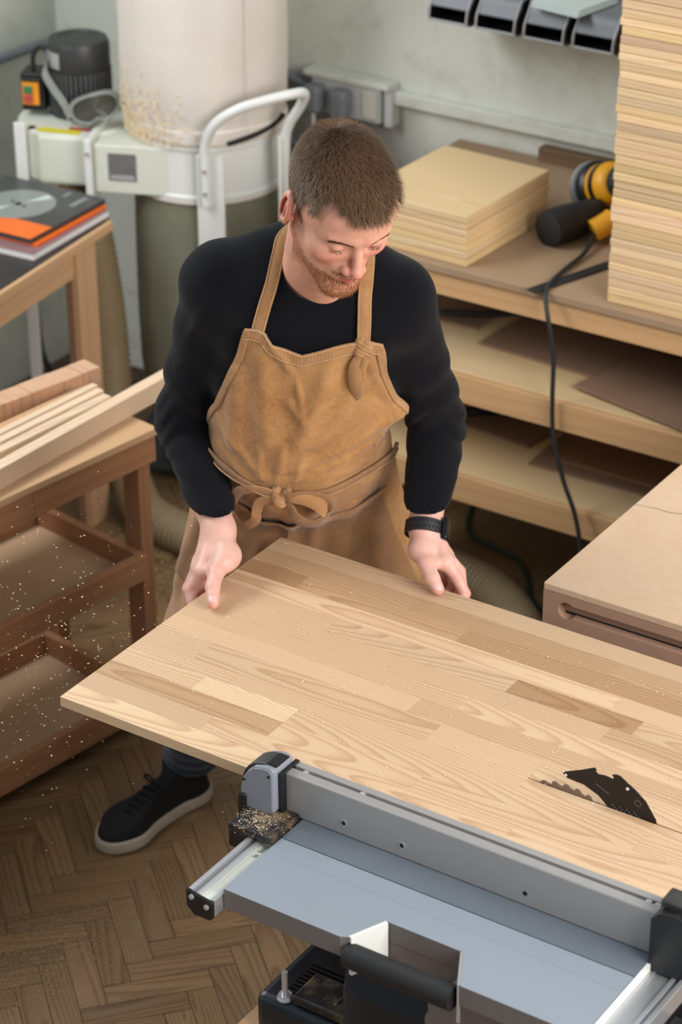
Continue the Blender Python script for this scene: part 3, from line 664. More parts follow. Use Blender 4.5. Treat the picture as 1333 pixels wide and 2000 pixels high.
# ------------------------------------------------------------------ dust collector
dc = empty('dust_collector', 'white dust collector with an upright filter bag and a grey motor in the corner', 'dust collector', (-3.60, 4.80, 0), R(22.8))
FX = -.331
MB().lathe([(0, 0), (.148, 0), (.152, .004), (.152, .124), (.146, .130), (0, .131)], (FX, 0, .80), 48).obj('fan_housing', 'white_paint', dc, smooth=True)
MB().box(-.262, -.244, -.200, .16, .775, .940).obj('flange', 'white_gloss', dc, bevel=.004, seg=2)
MB().box(-.243, -.05, -.185, .15, .80, .925).obj('duct', 'white_paint', dc, bevel=.004, seg=2)
MB().box(-.395, -.262, -.155, .10, .80, .929).obj('outlet_box', 'white_paint', dc, bevel=.01, seg=2)
for z in (.795, .905): MB().cyl((-.253, -.2005, z), (-.253, -.206, z), .006, n=10).obj('bolt', 'chrome', dc)
MB().box(-.205, -.135, -.1875, -.1855, .835, .905).obj('rating_plate', 'label_dark', dc)
MB().box(-.200, -.140, -.1885, -.1875, .838, .850).obj('plate_rule', 'label_grey', dc)
o = MB().box(-.055, .055, -.013, .013, 0, .0008).obj('warning_sticker', 'yellow', dc); o.location = (-.345, -.125, .9312); o.rotation_euler = (0, 0, R(-6))
o = MB().box(-.03, .03, -.008, .008, 0, .0008).obj('maker_sticker', 'red', dc); o.location = (-.295, -.105, .9312); o.rotation_euler = (0, 0, R(-6)); o.color = (1, .8, .8, 1)
# drum ring
MB().lathe([(.192, .795), (.197, .798), (.197, .806), (.1925, .81), (.1925, .922), (.197, .926), (.197, .934), (.190, .936)], (0, 0, 0), 64).obj('drum_ring', 'white_gloss', dc, smooth=True)
MB().cyl((0, 0, .80), (0, 0, .815), .191, n=48).obj('drum_plate', 'white_paint', dc)
# upper filter bag
def wob(a, z): return 1+.012*sin(a*5+z*9)+.008*sin(a*11-z*5)+.006*sin(a*3+z*23)
prof = [(.186, .925), (.199, .938), (.202, .955), (.194, .972), (.196, .99), (.204, 1.02), (.207, 1.10)]+[(.207, 1.1+.07*k) for k in range(1, 12)]+[(.18, 1.93), (.10, 1.98), (.0, 1.99)]
ub = MB().lathe(prof, (0, 0, 0), 72, fn=wob).obj('filter_bag', 'cloth_bag', dc, smooth=True)
MB().lathe([(.1975, .955), (.203, .958), (.203, .974), (.1975, .978)], (0, 0, 0), 64, fn=wob).obj('bag_band', 'cloth_bag', ub, smooth=True)
MB().tube([(.142, -.162, .97), (.141, -.163, 1.2), (.142, -.162, 1.9)], .0007, 5).obj('bag_seam', 'label_grey', ub)
# sawdust clinging to the skirt of the upper bag
mb = MB()
for i in range(700):
    a = R(rng.gauss(222, 24)); z = .93+abs(rng.gauss(0, .07)); r = .2075*(1+.02) if z > .985 else .206
    s_ = rng.uniform(.001, .0030); c_ = (r*cos(a), r*sin(a), z)
    mb.obox(c_, (-sin(a), cos(a), 0), (cos(a), sin(a), 0), (0, 0, 1), s_, .0012, s_*rng.uniform(.4, 1))
o = mb.obj('clinging_sawdust', 'sawdust', ub); o['kind'] = 'stuff'
# lower collection bag
def wob2(a, z): return 1+.010*sin(a*6+z*4)+.008*sin(a*13)+.02*sin(a*2+1)*(.8-z)
MB().lathe([(.186, .797), (.188, .75), (.190, .6), (.190, .45), (.186, .30), (.172, .18), (.14, .11), (.08, .085), (0, .08)], (0, 0, 0), 64, fn=wob2).obj('collection_bag', 'lower_bag', dc, smooth=True)
MB().lathe([(.1905, .786), (.196, .788), (.196, .796), (.1905, .798)], (0, 0, 0), 64).obj('clamp_ring', 'cloth_bag', dc, smooth=True)
# base, posts and push handle
MB().box(-.20, .26, -.225, .24, .055, .07).obj('base_plate', 'motor_cap', dc, bevel=.002)
for x, y in ((-.17, -.19), (-.17, .20), (.22, -.19), (.22, .20)):
    MB().cyl((x, y-.012, .028), (x, y+.012, .028), .028, n=20).obj('caster', 'rubber', dc)
MB().box(.024, .092, -.216, -.206, .07, .925).obj('post', 'white_gloss', dc, bevel=.001)
MB().box(.213, .223, -.150, -.112, .07, .96).obj('post', 'white_gloss', dc, bevel=.001)
MB().box(-.462, -.432, -.125, -.115, 0, .945).obj('post', 'white_gloss', dc, bevel=.001)
MB().box(-.425, -.41, -.118, -.108, .82, .935).obj('post_bracket', 'rubber', dc)
hd = MB().tube([(.050, -.224, .80), (.050, -.224, .90), (.052, -.226, .955), (.080, -.238, 1.015), (.135, -.238, 1.055), (.20, -.220, 1.075), (.262, -.190, 1.085), (.284, -.165, 1.078), (.270, -.145, 1.04), (.240, -.134, .99), (.228, -.132, .94), (.228, -.132, .80)], .0125, 14).obj('push_handle', 'white_gloss', dc, smooth=True)
for z in (.835, .893): MB().cyl((.050, -.2365, z), (.050, -.2425, z), .006, n=10).obj('bolt', 'chrome', hd)
mb = MB()
for i in range(46):
    t_ = i/45; a = R(-62+52*t_); r = .2045
    mb.box(0, 0, 0, 0, 0, 0) if False else mb.cyl((r*cos(a), r*sin(a), .945+.028*t_), (r*cos(a+.012), r*sin(a+.012), .945+.028*t_+.0006), .0075 if i % 2 else .0055, n=8)
mb.obj('strap_spring', 'rubber', dc)
# motor
mo = MB().lathe([(0, .0), (.079, 0), (.079, .010), (.0735, .012), (.0735, .118), (.078, .120), (.079, .124), (.079, .176), (.073, .190), (.05, .193), (.048, .190), (.02, .190), (0, .192)], (FX, .03, .931), 48).obj('motor', 'motor_cap', dc, smooth=True)
mb = MB()
for i in range(40):
    a = 2*pi*i/40; mb.obox((FX+.075*cos(a), .03+.075*sin(a), .995), (cos(a), sin(a), 0), (-sin(a), cos(a), 0), (0, 0, 1), .0055, .0016, .053)
mb.obj('cooling_fins', 'motor', mo)
mb = MB()
for i in range(7):
    a = R(186+i*9.0); b = R(186+(i+1)*9.0)
    mb.prism([(FX+.0795*cos(a), .03+.0795*sin(a)), (FX+.0805*cos(a), .03+.0805*sin(a)), (FX+.0805*cos(b), .03+.0805*sin(b)), (FX+.0795*cos(b), .03+.0795*sin(b))], (0, 0, .040), (0, 0, 1.060))
mb.obj('rating_plate', 'label_grey', mo)
mb = MB()
for k in range(5):
    for i in range(6): mb.obox((FX+.0812*cos(R(202+i*5)), .03+.0812*sin(R(202+i*5)), 1.068+k*.0065), (cos(R(202+i*5)), sin(R(202+i*5)), 0), (-sin(R(202+i*5)), cos(R(202+i*5)), 0), (0, 0, 1), .0003, .0026, .0010)
mb.obj('plate_print', 'label_dark', mo)
sw = MB().box(-.467, -.405, -.035, .035, .945, 1.045).obj('switch_box', 'black_plastic', dc, bevel=.006, seg=2)
MB().box(-.462, -.418, -.041, -.0355, .963, 1.022).obj('switch_plate', 'orange', sw, bevel=.002)
MB().box(-.456, -.434, -.046, -.0415, .993, 1.014).obj('start_button', 'green', sw, bevel=.002)
MB().box(-.456, -.434, -.046, -.0415, .969, .991).obj('stop_button', 'red', sw, bevel=.002)
MB().box(-.46, -.41, -.045, -.038, 1.028, 1.034).obj('cover_edge', 'motor_cap', sw)
MB().tube([(-.44, 0, 1.045), (-.44, .0, 1.075), (-.425, .0, 1.10), (-.405, 0, 1.095), (-.395, .01, 1.06)], .006).obj('switch_cable', 'rubber', sw, smooth=True)
# goggles hanging on the motor
gg = empty('safety_goggles', 'dusty grey safety goggles hanging on the front of the dust collector motor', 'goggles', (-3.60, 4.80, 0), R(22.8))
def lensring(r0x, r0z, rw, n=28, sag=.022):
    m = MB(); vs = []; ring = []
    for i in range(n):
        a = 2*pi*i/n; ex = abs(cos(a))**.8*(1 if cos(a) > 0 else -1); ez = abs(sin(a))**.9*(1 if sin(a) > 0 else -1)
        for (k, dy) in ((1.0, 0), (1.0, .028), (1.0-rw, .028), (1.0-rw, 0.002)):
            x = r0x*ex*k; z = r0z*ez*k*(1-.28*(abs(x) < .012)*(ez < 0)); y = -dy+sag*(x/r0x)**2*1.6
            vs.append((x, y, z))
    fs = [(4*i+j, 4*((i+1) % n)+j, 4*((i+1) % n)+(j+1) % 4, 4*i+(j+1) % 4) for i in range(n) for j in range(4)]
    m.add(vs, fs); return m
gf = lensring(.066, .036, .16).obj('frame', 'goggle', gg, smooth=False); gf.location = (-.262, -.085, .985); gf.rotation_euler = (R(-10), R(-14), R(18))
vs = []; 
m = MB(); n = 24; vs = [(0, -.024, 0)]+[(.056*cos(2*pi*i/n), -.022+.02*cos(2*pi*i/n)**2*1.2, .030*sin(2*pi*i/n)) for i in range(n)]
m.add(vs, [(0, i+1, (i+1) % n+1) for i in range(n)]+[(0, (i+1) % n+1, i+1) for i in range(n)])
m.obj('lens', 'goggle_lens', gf, smooth=True)
sp_ = [(-.325, -.085, .955), (-.345, -.070, .985), (-.375, -.058, 1.02), (-.398, -.045, 1.055), (-.40, -.0, 1.075)]
mb = MB()
vs = []
P_ = catmull([Vector(p) for p in sp_])
for p in P_: vs += [p+Vector((.006, -.004, .009)), p+Vector((-.006, -.004, -.009)), p+Vector((-.006, 0, -.009)), p+Vector((.006, 0, .009))]
mb.add(vs, [(4*i+j, 4*i+4+j, 4*i+4+(j+1) % 4, 4*i+(j+1) % 4) for i in range(len(P_)-1) for j in range(4)])
mb.obj('head_strap', 'goggle', gg, smooth=True)

# ribbed hose: down beside the bag, then across the floor behind the man
hp = [Vector(p) for p in [(-3.90, 4.58, .775), (-3.835, 4.595, .70), (-3.803, 4.60, .52), (-3.778, 4.59, .33), (-3.72, 4.53, .17), (-3.60, 4.43, .080), (-3.44, 4.34, .052), (-3.12, 4.34, .052), (-2.85, 4.51, .052), (-2.63, 4.52, .052), (-2.46, 4.42, .052), (-2.32, 4.24, .052)]]
hc = catmull(hp, 16)
cum = [0]
for i in range(1, len(hc)): cum.append(cum[-1]+(hc[i]-hc[i-1]).length)
pts = []; nstep = int(cum[-1]/.004); j = 0
for i in range(nstep):
    d = i*.004
    while cum[j+1] < d: j += 1
    pts.append(hc[j].lerp(hc[j+1], (d-cum[j])/(cum[j+1]-cum[j])))
mb = MB(); n = 20; vs = []; U = Vector((1, 0, 0))
for i, p in enumerate(pts):
    Tn = (pts[min(i+1, len(pts)-1)]-pts[max(i-1, 0)]).normalized(); U = (U-Tn*U.dot(Tn)).normalized(); V = Tn.cross(U); q = .050+.0028*(1 if i % 4 < 2 else -1)
    vs += [p+(U*cos(2*pi*k/n)+V*sin(2*pi*k/n))*q for k in range(n)]
mb.add(vs, [(i*n+k, i*n+(k+1) % n, (i+1)*n+(k+1) % n, (i+1)*n+k) for i in range(len(pts)-1) for k in range(n)])
tag(mb.obj('ribbed_hose', 'hose', smooth=True), 'brownish ribbed extraction hose running down beside the lower bag and over the floor', 'hose')
tag(MB().tube([(-3.98, 4.52, .70), (-3.97, 4.53, .5), (-4.02, 4.60, .28), (-4.12, 4.74, .12), (-4.25, 4.76, .03), (-4.31, 4.74, .012)], .009).obj('black_cable', 'black_cable', smooth=True), 'black cable hanging in a loop to the floor behind the book table', 'cable')

# ------------------------------------------------------------------ carts at left
def tray(c, D_, y1, z0, z1, L=1.25, mat='brown_ply'):
    t = MB().box(-D_+.021, -.021, y1-L+.021, y1-.021, z0+.004, z0+.014).obj('tray_bottom', 'tray_ply', c)
    MB().box(-.02, 0, y1-L, y1, z0, z1).obj('tray_rail', mat, c, bevel=.001)
    MB().box(-D_, -D_+.02, y1-L, y1, z0, z1).obj('tray_rail', mat, c, bevel=.001)
    MB().box(-D_+.0205, -.0205, y1-.02, y1, z0, z1).obj('tray_rail', mat, c, bevel=.001)
    MB().box(-D_+.0205, -.0205, y1-L, y1-L+.02, z0, z1).obj('tray_rail', mat, c, bevel=.001)
ca_ = empty('wooden_cart', 'wooden cart with two shallow trays, planks lying on its top, beside the man', 'cart', (-2.945, 3.712, 0), R(-9.0))
MB().box(-.37, .004, -1.30, .004, .704, .720).obj('cart_top', 'birch', ca_, bevel=.001)
MB().box(-.018, 0, -.62, -.0, .640, .7035).obj('apron', 'cart_side', ca_, bevel=.0008) if False else None
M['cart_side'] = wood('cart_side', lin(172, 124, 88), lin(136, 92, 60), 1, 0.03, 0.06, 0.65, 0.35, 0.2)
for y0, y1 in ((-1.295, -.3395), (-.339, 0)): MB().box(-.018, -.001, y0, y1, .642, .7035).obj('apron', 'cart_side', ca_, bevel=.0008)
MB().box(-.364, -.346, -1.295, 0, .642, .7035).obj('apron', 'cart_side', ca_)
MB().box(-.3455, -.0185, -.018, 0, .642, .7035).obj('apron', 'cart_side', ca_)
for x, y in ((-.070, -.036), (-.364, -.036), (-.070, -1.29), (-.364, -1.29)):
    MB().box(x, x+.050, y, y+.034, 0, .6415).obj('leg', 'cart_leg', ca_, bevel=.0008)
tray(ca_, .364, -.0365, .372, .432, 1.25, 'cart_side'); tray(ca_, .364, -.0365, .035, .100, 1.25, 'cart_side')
# timber on the cart
def timber(name, mat, a, b, w, h, z, label, cat='plank', group=None, tone=1.0, rise=0):
    a, b = Vector((a[0], a[1], 0)), Vector((b[0], b[1], 0)); d = b-a; L_ = d.length
    o = MB().box(-w, 0, 0, L_, 0, h).obj(name, mat, bevel=.0008)
    o.location = (a.x, a.y, z); o.rotation_euler = (R(rise), 0, math.atan2(d.y, d.x)-pi/2); o.color = (tone, tone, tone, 1)
    return tag(o, label, cat, group)
g = 'planks on the wooden cart'
timber('plank', 'pine_pale', (-3.075, 2.35), (-3.010, 3.93), .030, .046, .7205, 'longest pale pine plank on the cart, its end reaching behind the sleeve', group=g)
timber('plank', 'pine_pale', (-3.168, 2.35), (-3.048, 3.700), .024, .050, .7205, 'pine plank on edge behind the longest one, ending mid cart top', group=g, tone=.97)
timber('plank', 'pine_pale', (-3.196, 2.35), (-3.074, 3.708), .020, .054, .7205, 'third pine plank from the cart front, end set slightly back from its neighbour', group=g, tone=1.04)
timber('plank', 'pine_pale', (-3.220, 2.35), (-3.097, 3.718), .018, .056, .7205, 'thin planed slat on the rear side of the bundle of three on the cart', group=g, tone=1.0)
timber('plank', 'birch', (-3.285, 2.50), (-3.128, 3.77), .050, .016, .7205, 'thin yellowish board lying flat in front of the dusty glued beam', group=g, tone=1.08)
bm_ = empty('glued_beam', 'dusty edge-glued beam of short blocks at the rear of the cart top', 'beam', (-3.168, 3.812, .7205), R(-13))
y = 0; k = 0
while y > -1.3:
    w_ = rng.choice([.018, .022, .028, .035, .05, .075]); 
    if k == 3: w_ = .085
    o = MB().box(-.055, 0, y-w_+.0003, y, 0, .042+rng.uniform(-.001, .001)).obj('block', 'beam_wood', bm_, bevel=.0006)
    g_ = rng.uniform(.80, 1.12); o.color = (g_, g_*.94, g_*.9, 1); y -= w_+.0006; k += 1

cb = empty('book_table', 'low wooden table with a black mat top holding catalogues', 'table', (-3.630, 4.448, 0), R(6.5))
MB().box(-.42, 0, -1.15, .0, .756, .780).obj('table_top', 'birch', cb, bevel=.001)
MB().box(-.40, -.012, -1.14, -.010, .7802, .7838).obj('black_mat', 'mat_black', cb, bevel=.0008)
MB().box(-.040, -.022, -1.13, -.15, .684, .7555).obj('apron', 'birch', cb)
MB().box(-.40, -.382, -1.13, -.03, .684, .7555).obj('apron', 'birch', cb)
for x, y in ((-.030, -.150), (-.40, -.15), (-.030, -1.13), (-.40, -1.13)):
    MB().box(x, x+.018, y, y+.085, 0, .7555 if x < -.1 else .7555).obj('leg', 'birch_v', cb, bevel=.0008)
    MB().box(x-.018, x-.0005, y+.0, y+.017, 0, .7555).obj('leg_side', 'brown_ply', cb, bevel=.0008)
# books and catalogues
def book(x, y, z, w, d, h, rz, cover, pages, label, cat='book', extra=None):
    e = empty('catalogue' if cat == 'catalogue' else 'book', label, cat, (x, y, z), R(rz))
    MB().box(-w, 0, -d, 0, h-.0012, h).obj('cover', cover, e, bevel=.0004)
    MB().box(-w, 0, -d, 0, 0, .0012).obj('back_cover', cover, e, bevel=.0004)
    MB().box(-w+.002, -.002, -d+.002, -.002, .0013, h-.0013).obj('pages', pages, e)
    if extra: extra(e, w, d, h)
    return e
book(-3.648, 4.460, .784, .22, .315, .017, 4, 'paper_pink', 'paper_white', 'thick white-edged book with a mauve cover, lowest of the pile on the black mat')
book(-3.662, 4.468, .8015, .215, .285, .006, 3, 'paper_orange', 'paper_orange', 'thin orange-covered booklet between the mauve book and the saw blade catalogue', 'catalogue')
def cover_art(e, w, d, h):
    MB().box(-w, 0, -d, -d+.085, h, h+.0004).obj('orange_band', 'paper_orange', e)
    n = 64; c = (-w*.52, -d*.46); pts = []
    for i in range(n*2):
        a = pi*i/n; r = .094 if i % 2 else .090; pts.append((c[0]+r*cos(a), c[1]+r*sin(a)))
    MB().prism(pts, (0, 0, .0004), (0, 0, h+.0005)).obj('printed_saw_blade', 'print_disc', e)
    m = MB()
    for s in (1, -1):
        for aa in (62,):
            a0, a1 = R(aa-9), R(aa+9)
            m.prism([(c[0]+s*.018*cos(R(aa)), c[1]+s*.018*sin(R(aa))), (c[0]+s*.086*cos(a0), c[1]+s*.086*sin(a0)), (c[0]+s*.086*cos(a1), c[1]+s*.086*sin(a1))][::1], (0, 0, .0003), (0, 0, h+.001))
    m.obj('printed_glint', 'print_light', e)
    m = MB().cyl((c[0], c[1], h+.001), (c[0], c[1], h+.0014), .009, n=20)
    for s in (1, -1): m.cyl((c[0]+s*.022, c[1]-s*.006, h+.001), (c[0]+s*.022, c[1]-s*.006, h+.0014), .005, n=12)
    m.obj('printed_bore', 'hole', e)
    m = MB()
    for i in range(7): m.box(-.050, -.034, -.085+i*.009, -.0795+i*.009, h+.0005, h+.0009)
    m.obj('cover_lettering', 'label_grey', e)
    m = MB()
    for i in range(4): m.box(-.10, -.090, -.045+i*.008, -.040+i*.008, h+.0005, h+.0009)
    m.obj('cover_lettering', 'label_grey', e)
book(-3.672, 4.478, .808, .31, .300, .012, 2, 'paper_dark', 'paper_dark', 'charcoal catalogue with a printed circular saw blade and orange band, topmost of the pile', 'catalogue', cover_art)

# ------------------------------------------------------------------ sawdust and flying chips
def chips(name, n, fn, label, size=(.0008, .0030), mat='sawdust'):
    m = MB()
    for i in range(n):
        p = fn(); 
        if p is None: continue
        a = rng.uniform(0, 2*pi); tl = rng.uniform(-.7, .7); s_ = rng.uniform(*size)
        ax = Vector((cos(a), sin(a), tl*.5)).normalized(); ay = Vector((-sin(a), cos(a), 0)); az = ax.cross(ay)
        m.obox(p, ax, ay, az, s_, s_*rng.uniform(.2, .65), s_*rng.uniform(.10, .25))
    return tag(m.obj(name, mat), label, 'sawdust', kind='stuff')
def on_board():
    t = rng.random()
    if t < .55:
        x = -2.2+abs(rng.gauss(0, .45)); y = 2.80+(x+2.2)*.05+rng.gauss(0, .085)
    else: x = rng.uniform(-2.24, -1.2); y = rng.uniform(2.60, 3.12)
    if not (-2.245 < x < -1.0 and 2.57 < y < 3.17): return None
    return (x, y, .9208)
chips('sawdust', 1150, on_board, 'pale sawdust scattered over the pine panel', (.0005, .0016))
def floor_dust():
    t = rng.random()
    if t < .6: x, y = rng.gauss(-2.66, .07), rng.gauss(2.86, .14)
    elif t < .75: x, y = rng.gauss(-2.05, .05), rng.gauss(2.62, .05)
    else: x, y = rng.uniform(-2.9, -1.9), rng.uniform(2.5, 3.6)
    return (x, y, .0012)
chips('sawdust', 5200, floor_dust, 'drift of sawdust on the parquet at lower left', (.0006, .0018), 'sawdust_floor')
def floor_dust2():
    x, y = rng.gauss(-3.45, .12), rng.gauss(4.35, .16); return (x, y, .002)
chips('sawdust', 4500, floor_dust2, 'yellow heap of sawdust on the floor behind the cart', (.0012, .0032), 'sawdust_floor')
def floor_dust3():
    return (rng.gauss(-4.05, .15), rng.gauss(4.55, .2), .002)
chips('sawdust', 4500, floor_dust3, 'sawdust on the floor below the book table', (.0012, .0032), 'sawdust_floor')
def air():
    t = rng.random(); x = rng.gauss(-2.42, .10) if t < .75 else rng.uniform(-2.75, -2.15)
    y = rng.gauss(2.72, .13); z = rng.uniform(.45, 1.12) if t > .4 else rng.gauss(.84, .06)
    if x > -2.26 and z < .95: return None
    if z < .62 and x > -2.5: return None
    return (x, y, z)
chips('wood_chips', 560, air, 'pale wood chips flying through the air beside the panel edge', (.0004, .0017))
def shoe_d():
    return (-1.80+rng.gauss(0, .018), 2.475+rng.gauss(0, .016), .9092)
chips('sawdust', 420, shoe_d, 'sawdust caught on the black fence shoe', (.0003, .0010))
def body_d():
    return (rng.uniform(-1.62, -1.42), rng.gauss(2.405, .012), .685)

# ------------------------------------------------------------------ the man: signed-distance modelling, meshed by surface nets
f32 = np.float32
def A(*v): return np.array(v, dtype=f32)
def smin(a, b, k):
    if k <= 0: return np.minimum(a, b)
    h = np.maximum(k-np.abs(a-b), 0)/k
    return np.minimum(a, b)-h*h*k*0.25
def smax(a, b, k): return -smin(-a, -b, k)
def caps(P, a, b, ra, rb):
    a = A(*a); b = A(*b); ab = b-a; t = np.clip(((P-a)@ab)/float(ab@ab), 0, 1)
    return np.linalg.norm(P-a-t[..., None]*ab, axis=-1)-(ra+(rb-ra)*t)
def ell(P, c, r, Rm=None):
    q = P-A(*c)
    if Rm is not None: q = q@Rm
    r = A(*r); k0 = np.linalg.norm(q/r, axis=-1); k1 = np.linalg.norm(q/(r*r), axis=-1)
    return k0*(k0-1)/np.maximum(k1, 1e-6)
def chain(P, pts, rs, k=0.0):
    d = None
    for i in range(len(pts)-1):
        e = caps(P, pts[i], pts[i+1], rs[i], rs[i+1]); d = e if d is None else smin(d, e, k)
    return d
def surface_net(fn, lo, hi, h, chunk=24):
    lo = A(*lo); n = np.maximum(((A(*hi)-lo)/h).astype(int)+2, 4)
    V = np.empty(n, dtype=f32)
    yy, zz = np.meshgrid(np.arange(n[1]), np.arange(n[2]), indexing='ij')
    for i0 in range(0, n[0], chunk):
        i1 = min(n[0], i0+chunk); xs = np.arange(i0, i1)
        P = np.empty((i1-i0, n[1], n[2], 3), dtype=f32)
        P[..., 0] = lo[0]+xs[:, None, None]*h; P[..., 1] = lo[1]+yy*h; P[..., 2] = lo[2]+zz*h
        V[i0:i1] = fn(P)
    V[0] = V[-1] = 1; V[:, 0] = V[:, -1] = 1; V[:, :, 0] = V[:, :, -1] = 1
    S_ = V < 0
    cnt = np.zeros(n-1, dtype=np.int8)
    for a in (0, 1):
        for b in (0, 1):
            for c in (0, 1): cnt += S_[a:n[0]-1+a, b:n[1]-1+b, c:n[2]-1+c]
    act = np.argwhere((cnt > 0) & (cnt < 8)); idx = -np.ones(n-1, dtype=np.int32); idx[tuple(act.T)] = np.arange(len(act))
    acc = np.zeros((len(act), 3)); m = np.zeros(len(act))
    for ax in range(3):
        o1, o2 = [q for q in range(3) if q != ax]
        for p in (0, 1):
            for q in (0, 1):
                c0 = act.copy(); c0[:, o1] += p; c0[:, o2] += q; c1 = c0.copy(); c1[:, ax] += 1
                v0 = V[tuple(c0.T)]; v1 = V[tuple(c1.T)]; cr = (v0 < 0) != (v1 < 0)
                t = np.where(cr, v0/np.where(cr, v0-v1, 1), 0); pos = c0.astype(float); pos[:, ax] += t
                acc += pos*cr[:, None]; m += cr
    vert = acc/m[:, None]*h+lo
    faces = []
    for ax in range(3):
        o1, o2 = [(1, 2), (2, 0), (0, 1)][ax]
        s0 = [slice(0, n[q]) for q in range(3)]; s1 = list(s0); s0[ax] = slice(0, n[ax]-1); s1[ax] = slice(1, n[ax])
        cr = np.argwhere(S_[tuple(s0)] != S_[tuple(s1)])
        cr = cr[(cr[:, o1] > 0) & (cr[:, o2] > 0) & (cr[:, o1] < n[o1]-1) & (cr[:, o2] < n[o2]-1)]
        ins = S_[tuple(cr.T)]
        def g(d1, d2):
            c = cr.copy(); c[:, o1] -= d1; c[:, o2] -= d2; return idx[tuple(c.T)]
        quad = np.stack([g(1, 1), g(0, 1), g(0, 0), g(1, 0)], 1)
        quad[~ins] = quad[~ins][:, ::-1]; faces.append(quad)
    return vert, np.concatenate(faces)
def np_obj(name, parts, mat, parent, color=None, shade=True, col_fn=None):
    vs = np.concatenate([p[0] for p in parts]); fs = []; o_ = 0
    for p in parts: fs.append(p[1]+o_); o_ += len(p[0])
    fs = np.concatenate(fs); k = fs.shape[1]
    me = bpy.data.meshes.new(name); me.vertices.add(len(vs)); me.vertices.foreach_set('co', vs.astype(f32).ravel())
    me.loops.add(fs.size); me.loops.foreach_set('vertex_index', fs.astype(np.int32).ravel())
    me.polygons.add(len(fs)); me.polygons.foreach_set('loop_start', np.arange(0, fs.size, k, dtype=np.int32))
    me.polygons.foreach_set('loop_total', np.full(len(fs), k, dtype=np.int32))
    if shade: me.polygons.foreach_set('use_smooth', np.ones(len(fs), dtype=bool))
    me.materials.append(M[mat]); me.update(calc_edges=True); me.validate()
    if col_fn is not None:
        at = me.color_attributes.new('tone', 'FLOAT_COLOR', 'POINT'); c = np.ones((len(vs), 4), dtype=f32); c[:, :3] = col_fn; at.data.foreach_set('color', c.ravel())
    o = bpy.data.objects.new(name, me); COL.objects.link(o); o.parent = parent
    if color: o.color = tuple(color)+(1,)
    return o

def skin_mat():
    t = NT('skin'); at = t.n('ShaderNodeAttribute', attribute_name='tone'); v = coords(t)
    n1 = noise(t, v, 60, 4); n2 = noise(t, v, 520, 2)
    c = t.mix(1.0, at.outputs['Color'], t.ramp(n1, [(.3, (.90, .86, .85, 1)), (.7, (1.0, 1.0, 1.0, 1))]), 'MULTIPLY')
    t.l(c, t.b.inputs['Base Color']); t.b.inputs['Roughness'].default_value = .48
    t.b.inputs['Subsurface Weight'].default_value = .12; t.b.inputs['Subsurface Radius'].default_value = (1, .35, .2); t.b.inputs['Subsurface Scale'].default_value = .006
    t.bump(n2, .12, .0006); return t.m
M['skin'] = skin_mat()
def cloth(name, base, worn, scale=900, amt=.5, rough=.9, seam=None):
    t = NT(name); v = coords(t); n1 = noise(t, v, 11, 6, .7, .8); n2 = noise(t, v, 160, 4, .7)
    wv = t.n('ShaderNodeTexWave'); wv.inputs['Scale'].default_value = scale; wv.inputs['Distortion'].default_value = 2.0; t.l(v, wv.inputs['Vector']); wv.bands_direction = 'DIAGONAL'
    c = t.mix(t.ramp(n1, [(.35, (0, 0, 0, 1)), (.75, (amt,)*3+(1,))]), base, worn)
    c = t.mix(t.ramp(n2, [(.4, (0, 0, 0, 1)), (.8, (amt*.6,)*3+(1,))]), c, worn)
    t.l(c, t.b.inputs['Base Color']); t.b.inputs['Roughness'].default_value = rough; t.b.inputs['Specular IOR Level'].default_value = .2
    t.b.inputs['Sheen Weight'].default_value = .25 if name != 'knit' else .06
    h = t.math('ADD', t.math('MULTIPLY', wv.outputs['Fac'], .25), t.math('MULTIPLY', n2, 1.0)); t.bump(h, .25, .0015); return t.m
M['canvas'] = cloth('brown_canvas', lin(146, 101, 58), lin(194, 149, 98), 700, .8)
M['canvas_dark'] = cloth('brown_canvas_pocket', lin(132, 94, 60), lin(168, 130, 92), 700, .6)
M['canvas_hem'] = cloth('brown_canvas_hem', lin(152, 108, 66), lin(194, 152, 108), 700, .6)
M['knit'] = cloth('knit', lin(7, 8, 14), lin(12, 13, 21), 700, .35, .95)
M['jeans'] = cloth('navy_denim', lin(20, 34, 56), lin(30, 46, 70), 900, .4)
M['suede'] = plain('black_suede', lin(17, 16, 16), .9, var=.25, nscale=50)
M['sole'] = plain('cream_sole', lin(176, 164, 146), .7, var=.08, nscale=30, dirt=lin(130, 108, 84), dirt_amt=.5)
M['stitch'] = plain('stitching', lin(206, 172, 128), .8)
M['eye'] = plain('eye_white', lin(214, 204, 198), .25)
M['iris'] = plain('iris', lin(70, 84, 92), .2)
M['nail'] = plain('nail', lin(226, 180, 170), .28, var=.03)
M['band'] = plain('watch_band', lin(27, 27, 29), .5, var=.1, nscale=60)
M['watch_case'] = plain('watch_case', lin(38, 38, 42), .2, .6, .05)
def hair_mat(name, c1, c2):
    t = NT(name); v = coords(t); n1 = noise(t, v, 220, 2); n2 = noise(t, v, 24, 3)
    c = t.mix(n1, c1, c2); c = t.mix(t.ramp(n2, [(.35, (0, 0, 0, 1)), (.7, (.5,)*3+(1,))]), c, c2)
    t.l(c, t.b.inputs['Base Color']); t.b.inputs['Roughness'].default_value = .55; t.b.inputs['Specular IOR Level'].default_value = .3; return t.m
M['hair'] = hair_mat('hair', lin(54, 38, 28), lin(132, 102, 74))
M['scalp'] = hair_mat('hair_undercoat', lin(50, 36, 27), lin(86, 64, 48))
M['fade'] = hair_mat('hair_short_sides', lin(120, 96, 74), lin(160, 134, 108))
M['beard'] = hair_mat('beard', lin(112, 66, 40), lin(158, 102, 64))

